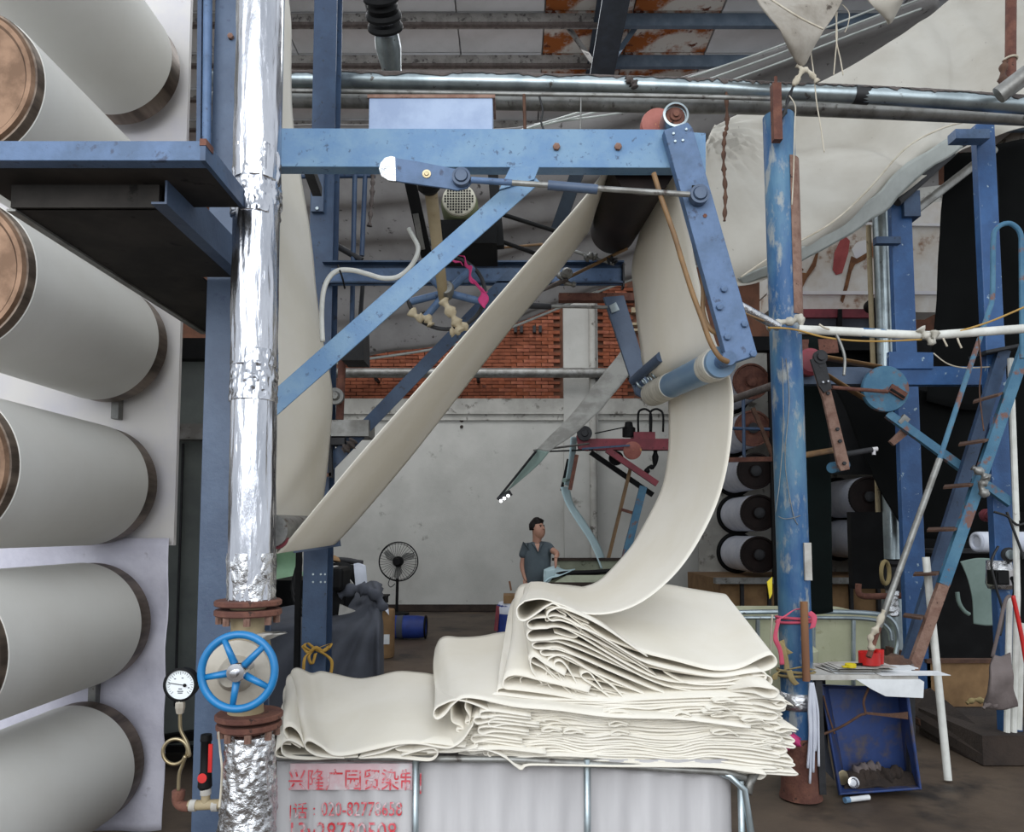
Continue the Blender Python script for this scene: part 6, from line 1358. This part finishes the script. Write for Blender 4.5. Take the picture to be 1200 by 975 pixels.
p_ = W(907, 520, 8); part('rail_post', abox(B(), p_.x-.03, p_.x+.03, 7.97, 8.03, 0, W(0, 455, 8).z), 'black', t); part('rail', cyl(B(), W(871, 460, 8), W(872, 540, 8), .018), 'blue_navy', t); part('rail', cyl(B(), W(856, 502, 8), W(902, 503, 8), .018), 'blue_navy', t)
part('rail', bar(B(), W(852, 539, 8), W(905, 538, 8), .05, .05), 'rust', t, label='dusty rust-coloured rail')
part('rail', cyl(B(), W(856, 469, 7.0), W(905, 452, 6.6), .035), 'dust', t)
part('rail', bar(B(), W(882, 478, 8), W(906, 535, 8), .04, .04), 'rope_dark', t)
# stained hood
t = thing('stained_hood', 'off-white exhaust hood with brown water stains and a red blot, behind the silver riser', 'hood', W(1020, 360, 8.5))
YH = 8.6
def hp(n, pxs, Y, th, m, lab=None): return part(n, pprism(B(), pxs, Y, th), m, t, label=lab)
hp('hood_panel', [(900, 255), (1038, 262), (1040, 342), (900, 342)], YH, .3, 'stained'); hp('hood_panel', [(1041, 240), (1112, 236), (1104, 342), (1041, 342)], YH+.01, .3, 'stained')
hp('hood_lower', [(900, 344), (1102, 344), (1100, 366), (900, 364)], YH, .3, 'stained')
hp('hood_trim', [(900, 341), (1104, 341), (1104, 345), (900, 345)], YH-.03, .04, 'panel_white'); hp('hood_trim', [(1000, 260), (1110, 262), (1110, 265), (1000, 263)], YH-.03, .04, 'panel_white')
hp('hood_top', [(1040, 225), (1118, 215), (1112, 258), (1040, 258)], YH+.1, .3, 'plaster_dirty')
hp('red_blot', [(978, 296), (985, 281), (990, 276), (996, 282), (994, 297), (987, 320), (980, 322), (976, 316)], YH-.012, .008, 'stain_red', 'dull red paint blot')
for q in ([(998, 300), (1004, 303), (1016, 296), (1018, 290), (1021, 294), (1014, 304), (1002, 310), (998, 318), (994, 336), (988, 355), (985, 352), (990, 334), (995, 312)], [(930, 318), (945, 320), (952, 308), (958, 292), (960, 292), (956, 312), (946, 326), (940, 338), (932, 340), (938, 328)], [(920, 318), (940, 314), (942, 316), (930, 322), (922, 330)]):
    hp('brown_stain', q, YH-.01, .007, 'stain_brown', 'brown water stain')
hp('pale_ring', [(998, 292), (1004, 284), (1014, 281), (1020, 285), (1019, 293), (1012, 302), (1003, 304)], YH-.006, .004, 'panel_white')
part('cabinet_bar', pprism(B(), [(930, 362), (1026, 362), (1026, 372), (930, 372)], 8.3, .3), 'red_paint', t, label='dark red trim bar under the hood')
part('cabinet_low', pprism(B(), [(940, 373), (1026, 373), (1026, 384), (940, 384)], 8.35, .3), 'grey_cloth', t)
part('red_divider', pprism(B(), [(983, 362), (987, 362), (987, 384), (982, 384)], 8.27, .05), 'black', t)
part('support_leg', abox(B(), W(1046, 300, 8.9).x, W(1056, 300, 8.9).x, 8.9, 9.0, 0, W(0, 300, 8.9).z), 'black', t)
part('dark_valve', lathe(B(), W(1024, 357, 8.1), (0, -1, 0), [(-.1, .07), (0, .08), (.05, .05)], 16), 'black', t, smooth='auto')
part('shaft_drop', bar(B(), W(1028, 350, 8.1), W(1028, 390, 8.1), .07, .07), 'black', t)
# dark backdrop machine body lower right
t = thing('dark_machine_bay', 'dark machine bay behind the ladder, with a roll of white cloth on its shelf', 'machine', (6, 8, 0))
part('bay_back', abox(B(), W(1078, 700, 8.2).x, 8.5, 8.2, 8.3, 0, W(0, 620, 8.2).z), 'black', t)
part('bay_side', abox(B(), W(1000, 700, 8.4).x, W(1078, 700, 8.4).x, 8.4, 8.5, W(0, 690, 8.4).z, W(0, 600, 8.4).z), 'black', t)
part('bay_shelf', abox(B(), W(1085, 645, 7.6).x, 8.0, 7.5, 8.2, W(0, 648, 7.6).z, W(0, 644, 7.6).z), 'dark_steel', t)
part('red_hub', lathe(B(), W(1155, 604, 5.6), (-.3, -1, 0), [(0, .03), (.02, .05), (.05, .05), (.06, .03), (.1, .03)], 20), 'red_paint', t, smooth='auto'); part('hub_shaft', cyl(B(), W(1150, 603, 5.8), W(1172, 605, 5.5), .025), 'dark_steel', t, smooth='auto')
t = thing('white_cloth_roll', 'roll of white cloth lying on the dark shelf behind the ladder', 'roll', W(1155, 645, 6.6))
part('roll_body', lathe(B(), W(1145, 635, 6.6), (1, .1, 0), [(0, .06), (0, .09), (.5, .09), (.5, 0)], 28), 'white_cloth', t, smooth='auto'); part('roll_edge', ring(B(), W(1145, 635, 6.6), (1, .1, 0), .07, .02, 24, 6), 'white_cloth', t, smooth=True)
sheet('lilac_cloth', [PW([(1100, 652), (1115, 650), (1126, 652)], 6.8), PW([(1104, 662), (1112, 664), (1120, 660)], 6.75)], 'white_cloth', 'small lilac cloth behind the ladder rails', 'cloth', .03)
sheet('mint_sheet', [PW([(1126, 658), (1145, 654), (1168, 655)], 6.5), PW([(1134, 680), (1150, 678), (1170, 678)], 6.5), PW([(1140, 705), (1152, 706), (1170, 705)], 6.5), PW([(1141, 731), (1155, 733), (1171, 732)], 6.5)], 'mint_plate', 'pale mint sheet hanging behind the ladder, left of the switch box', 'sheet', .03)
strand([(1122, 694), (1124, 706), (1130, 716), (1136, 720)], 6.4, .018, 'mint_plate', 'curved mint strap left of the mint sheet', 'strap', 'mint_strap')
# ================================================================ SECOND TANK, SHELF, BIN
t = thing('caged_tank', 'old yellowish tank in a rounded steel tube cage behind the blue bin', 'tank', W(960, 860, 6.0))
p0_, p1_ = W(862, 715, 6.0), W(1046, 720, 6.0); zt_ = p0_.z
part('tank_shell', rbox(B(), p0_.x, p1_.x-.04, 6.05, 7.0, .1, W(0, 724, 6.05).z, .12), 'tank_old', t, solid=.01, smooth='auto')
part('top_rail', tube(B(), spl([W(850, 718, 6), W(900, 717, 6), W(980, 717, 6), W(1030, 720, 6), W(1046, 728, 6), W(1052, 745, 6), W(1050, 765, 6), W(1040, 810, 6)], 40), .02, 8), 'galv', t, smooth='auto')
part('lower_rail', tube(B(), spl([W(850, 724, 5.97), W(960, 724, 5.97), W(1020, 726, 5.97), W(1040, 736, 5.97), W(1044, 750, 5.97)], 30), .016, 8), 'galv', t, smooth='auto')
for px in (953, 1000, 888): part('cage_bar', tube(B(), [W(px, 724, 5.98), W(px, 880, 5.98)], .018, 8), 'galv', t, smooth='auto')
part('side_drum', lathe(B(), W(940, 810, 5.6), (0, 0, 1), [(-.2, .11), (.3, .12), (.34, .08)], 24), 'tank_old', t, smooth='auto')
# shelf
YS = 4.48
t = thing('small_bench', 'small bench board holding papers and tape, above the tilted blue bin', 'bench', W(1010, 930, YS))
a = W(949, 798, YS-.05); b = W(1078, 787, YS+.35)
part('board', abox(B(), W(950, 795, YS).x, W(1076, 795, YS).x, YS, YS+.4, W(0, 797, YS).z, W(0, 791, YS).z), 'paper_dirty', t)
part('leg', bar(B(), W(958, 797, YS+.05), W(963, 930, YS+.05), .04, .04), 'dark_steel', t); part('leg', bar(B(), W(1066, 797, YS+.25), W(1068, 905, YS+.25), .04, .04), 'dark_steel', t)
part('leg', bar(B(), W(962, 790, YS+.38), W(966, 900, YS+.38), .04, .04), 'dark_steel', t)
ztop_ = W(0, 791, YS).z
random.seed(4)
t = thing('paper_stack', 'loose stack of dirty papers on the left of the small bench', 'papers', W(985, 790, YS+.1))
for k in range(9):
    x = W(955+random.uniform(0, 10), 0, YS).x; wd = random.uniform(.22, .36); z = ztop_+.003+k*.004; a_ = random.uniform(-.12, .12); y = YS+.02+random.uniform(0, .05)
    c, s = math.cos(a_), math.sin(a_); q = [Vector((x+u*c-v*s, y+u*s+v*c, z)) for u, v in ((0, 0), (wd, 0), (wd, .2), (0, .2))]
    part('sheet', prism(B(), q, .002, (0, 0, 1)), 'paper_dirty' if k % 3 else 'paper', t)
t = thing('white_papers', 'clean white papers at the right end of the small bench', 'papers', W(1050, 786, YS+.2))
for k in range(3): x = W(1012+k*4, 0, YS).x; part('sheet', abox(B(), x, x+.21, YS+.12, YS+.32, ztop_+.003+k*.006, ztop_+.007+k*.006), 'paper', t)
t = thing('hanging_paper', 'stiff white paper sheet folded over the front right edge of the bench', 'paper', W(1050, 815, YS-.02))
part('paper_front', pprism(B(), [(1003, 796), (1078, 796), (1083, 799), (1082, 818), (1038, 816), (1022, 808)], YS-.02, .008), 'paper', t); part('paper_top', abox(B(), W(1004, 0, YS).x, W(1080, 0, YS).x, YS-.02, YS+.12, ztop_, ztop_+.003), 'paper', t)
# red adhesive tape dispenser
t = thing('red_tape_gun', 'bright red tape dispenser standing on the bench papers', 'tape dispenser', W(1015, 791, YS+.1)); zz = ztop_+.045
p = W(1019, 780, YS+.1)
part('tape_drum', lathe(B(), (p.x, p.y, zz), (0, 0, 1), [(0, .05), (0, .062), (.075, .062), (.075, .045), (.01, .04)], 32), 'red_tape', t, smooth='auto')
part('tape_drum_small', lathe(B(), (W(1004, 0, YS+.12).x, YS+.12, zz), (0, 0, 1), [(0, .025), (.085, .03), (.085, .02)], 20), 'red_tape', t, smooth='auto')
p = W(997, 788, YS+.02)
t = thing('yellow_tape_measure', 'small yellow tape measure in front of the red dispenser', 'tape measure', (p.x, p.y, zz)); part('case', lathe(B(), (p.x, p.y, ztop_+.04), (0, 0, 1), [(0, .028), (.003, .032), (.022, .032), (.025, .026), (.026, 0)], 24), 'yellow', t, smooth='auto'); part('tongue', abox(B(), p.x-.05, p.x-.02, p.y-.015, p.y+.01, ztop_+.042, ztop_+.05), 'yellow', t)
solo('black_marker', cyl(cyl(B(), (W(971, 0, YS+.05).x, YS+.05, ztop_+.05), (W(988, 0, YS+.05).x, YS+.08, ztop_+.05), .008), (W(988, 0, YS+.05).x, YS+.08, ztop_+.05), (W(991, 0, YS+.05).x, YS+.085, ztop_+.05), .005), 'black', 'black marker lying left of the yellow tape measure', 'marker')
p = W(1045, 778, YS+.3)
t = thing('brown_sack', 'dark brown lumpy sack behind the red dispenser', 'sack', (p.x, p.y, ztop_)); b_ = bmesh.new(); bmesh.ops.create_icosphere(b_, subdivisions=3, radius=1)
for v in b_.verts: n = v.co.copy(); v.co = Vector((p.x+n.x*.12, p.y+n.y*.08, p.z+n.z*.055))+n*.03*mn.noise(n*3)
part('sack_body', b_, 'rope_dark', t, smooth=True); part('sack_neck', rag(B(), [(1052, 780), (1062, 782), (1068, 784)], YS+.25, .035, 2, 12), 'bag_cloth', t, smooth=True)
# tilted blue bin, open side to the viewer
t = thing('blue_bin', 'blue plastic bin standing on end with its open side forward, dirt in the bottom', 'bin', W(1030, 935, 4.3))
def Q(x, y, Y): return W(x, y, Y)
o4 = [(963, 803), (1062, 806), (1078, 924), (984, 930)]; i4 = [(972, 812), (1048, 812), (1060, 912), (990, 918)]
Yo, Yi = 4.6, 4.85
O = [Q(x, y, Yo) for x, y in o4]; I = [Q(x, y, Yi) for x, y in ((970, 806), (1052, 808), (1062, 908), (990, 914))]
for nm, (a, b) in (('top_wall', (0, 1)), ('right_wall', (1, 2)), ('floor_wall', (2, 3)), ('left_wall', (3, 0))):
    b_ = B(); v = [b_.verts.new(p) for p in (O[a], O[b], I[b], I[a])]; b_.faces.new(v); part(nm, b_, 'bin_blue', t, solid=.008)
b_ = B(); b_.faces.new([b_.verts.new(p) for p in I]); part('back_wall', b_, 'bin_blue', t, solid=.008)
part('bin_rim', tube(B(), [O[0], O[1], O[2], O[3]], .012, 8, closed=True), 'bin_blue', t, smooth='auto')
b_ = B(); G4 = PW([(988, 927), (1010, 926), (1040, 924), (1074, 921)], 4.65); G5 = PW([(992, 908), (1010, 900), (1040, 902), (1060, 908)], 4.8)
t2 = thing('dirt_heap', 'brown dirt and lint heaped in the bottom of the blue bin', 'dirt', W(1030, 928, 4.4)); part('dirt_mound', grid(B(), [G4, [(p+q)/2+Vector((0, 0, .03)) for p, q in zip(G4, G5)], G5], 24, 16, .03, 12, ax=(0, 0, 1)), 'dirt', t2, smooth=True, solid=.02)
part('lint_wad', rag(B(), [(1012, 912), (1030, 912), (1046, 906), (1056, 905)], 4.72, .055, 3, 20), 'dirt', t2, smooth=True); part('lint_wad', rag(B(), [(1000, 905), (1015, 900), (1030, 899)], 4.76, .04, 5, 20), 'bag_cloth', t2, smooth=True)
t2 = thing('steel_cup', 'small shiny steel cap lying in the dirt of the blue bin', 'cap', W(999, 917, 4.66)); part('cup', lathe(B(), W(999, 917, 4.66), (0, -1, .3), [(0, .03), (.02, .034), (.022, .026), (.01, .02), (.012, 0)], 24), 'chrome', t2, smooth='auto')
solo('can_lid', lathe(B(), W(987, 911, 4.68), (.4, -1, .1), [(0, .04), (.006, .044), (.008, .036), (.004, .0)], 24), 'brass', 'dull round can lid at the lower left of the blue bin', 'lid', smooth='auto')
strand([(960, 862), (985, 852), (1008, 838), (1014, 836), (1012, 822), (1018, 806)], 4.57, .008, 'rope_dark', 'brown rag rope tied across the front of the blue bin', 'rope', 'rag_rope')
solo('rag_strip', ruled(B(), PW([(1014, 834), (1040, 836), (1064, 834)], 4.57), PW([(1014, 837), (1040, 840), (1064, 843)], 4.57), 12, 3), 'rope_dark', 'brown rag strip stretched to the right rim of the blue bin', 'rag', solid=.003)
strand([(965, 815), (970, 835), (978, 860)], 4.58, .006, 'rope_dark', 'thin dark twine at the left edge of the blue bin', 'twine', 'hanging_twine')
b_ = B()
for dx, y1 in ((0, 918), (5, 880), (8, 898), (3, 905), (-2, 900)): tube(b_, spl(PW([(950+dx*.3, 800), (950+dx, 830), (951+dx, 860), (949+dx*1.3, y1)], 4.46), 16), .008, 5)
solo('white_streamer', b_, 'white_cloth', 'bunch of white fabric strips hanging from the left end of the bench', 'strip', smooth=True)
solo('grey_plastic_sheet', pprism(B(), [(946, 845), (964, 842), (978, 915), (955, 890)], 4.7, .01), 'grey_cloth', 'grey plastic sheet between the streamers and the blue bin', 'sheet')
t = thing('capped_pen', 'white tube with a blue cap on the floor before the blue bin', 'tube', W(1005, 936, 4.5)); part('barrel', cyl(B(), (W(995, 936, 4.5).x, 4.5, .018), (W(1022, 936, 4.5).x, 4.54, .018), .015), 'paper', t, smooth='auto'); part('cap', cyl(B(), (W(989, 936, 4.5).x, 4.49, .018), (W(995, 936, 4.5).x, 4.5, .018), .017), 'blue_light', t, smooth='auto')
# white leaning pole, kerb, crate, bag
t = thing('leaning_white_pole', 'clean white plastic pole leaning upright right of the blue bin', 'pole', W(1110, 912, 4.75)); part('pole_tube', cyl(B(), (W(1111, 913, 4.9).x, 4.9, .0), W(1085, 653, 5.05), .024, 20), 'pvc', t, smooth='auto')
t = thing('concrete_kerb', 'dirty concrete kerb running along the floor at lower right', 'kerb', W(1120, 880, 5)); part('kerb_run', prism(B(), [W(1068, 812, 6.2), W(1090, 806, 6.3), W(1155, 858, 5.35), W(1152, 885, 5.2), W(1068, 836, 6.0)], .3, (0, .5, -.2)), 'dirt', t)
part('kerb_block', abox(B(), W(1152, 885, 5.2).x, W(1260, 885, 5.2).x, 5.2, 6.0, 0, W(0, 862, 5.2).z), 'dirt', t)
t = thing('wooden_crate', 'worn brown wooden crate behind the white pole', 'crate', W(1125, 832, 6.4)); a = W(1088, 828, 6.4); b = W(1172, 772, 6.4)
part('crate_front', abox(B(), a.x, b.x, 6.4, 6.43, a.z, b.z-.02), 'cardboard', t); part('crate_rim', abox(B(), a.x-.02, b.x, 6.36, 6.44, b.z-.03, b.z), 'rope_dark', t); part('crate_side', abox(B(), a.x, a.x+.03, 6.4, 7.1, a.z, b.z), 'rope_dark', t); part('crate_foot', abox(B(), a.x, b.x, 6.4, 7.1, 0, a.z), 'dirt', t)
solo('old_timber', prism(B(), [W(1075, 842, 5.9), W(1165, 850, 5.6), W(1165, 870, 5.6), (W(1078, 850, 5.9))], .1), 'rope_dark', 'old dark timber lying behind the concrete kerb', 'timber')
solo('yellow_slipper', rag(B(), [(1133, 824), (1142, 820), (1156, 822)], 6.1, .025, 3, 14), 'khaki', 'faded yellow strap lying before the wooden crate', 'strap', smooth=True)
t = thing('grey_tote_bag', 'grey-brown cloth bag hanging from the conduits by the right edge', 'bag', W(1176, 828, 4.95))
part('bag_body', grid(B(), [PW([(1161, 768), (1170, 770), (1182, 766)], 4.95), PW([(1160, 785), (1172, 788), (1186, 784)], 4.85), PW([(1158, 810), (1173, 812), (1190, 808)], 4.82), PW([(1154, 828), (1172, 830), (1192, 826)], 4.88)], 20, 20, .05, 6), 'bag_cloth', t, smooth=True, solid=.03)
part('bag_strap', tube(B(), spl(PW([(1163, 770), (1170, 740), (1178, 705), (1184, 698)], 4.95), 16), .012, 6), 'bag_cloth', t, smooth=True); part('bag_fringe', rag(B(), [(1152, 830), (1160, 824), (1168, 828)], 4.86, .02, 3, 12), 'bag_cloth', t, smooth=True)
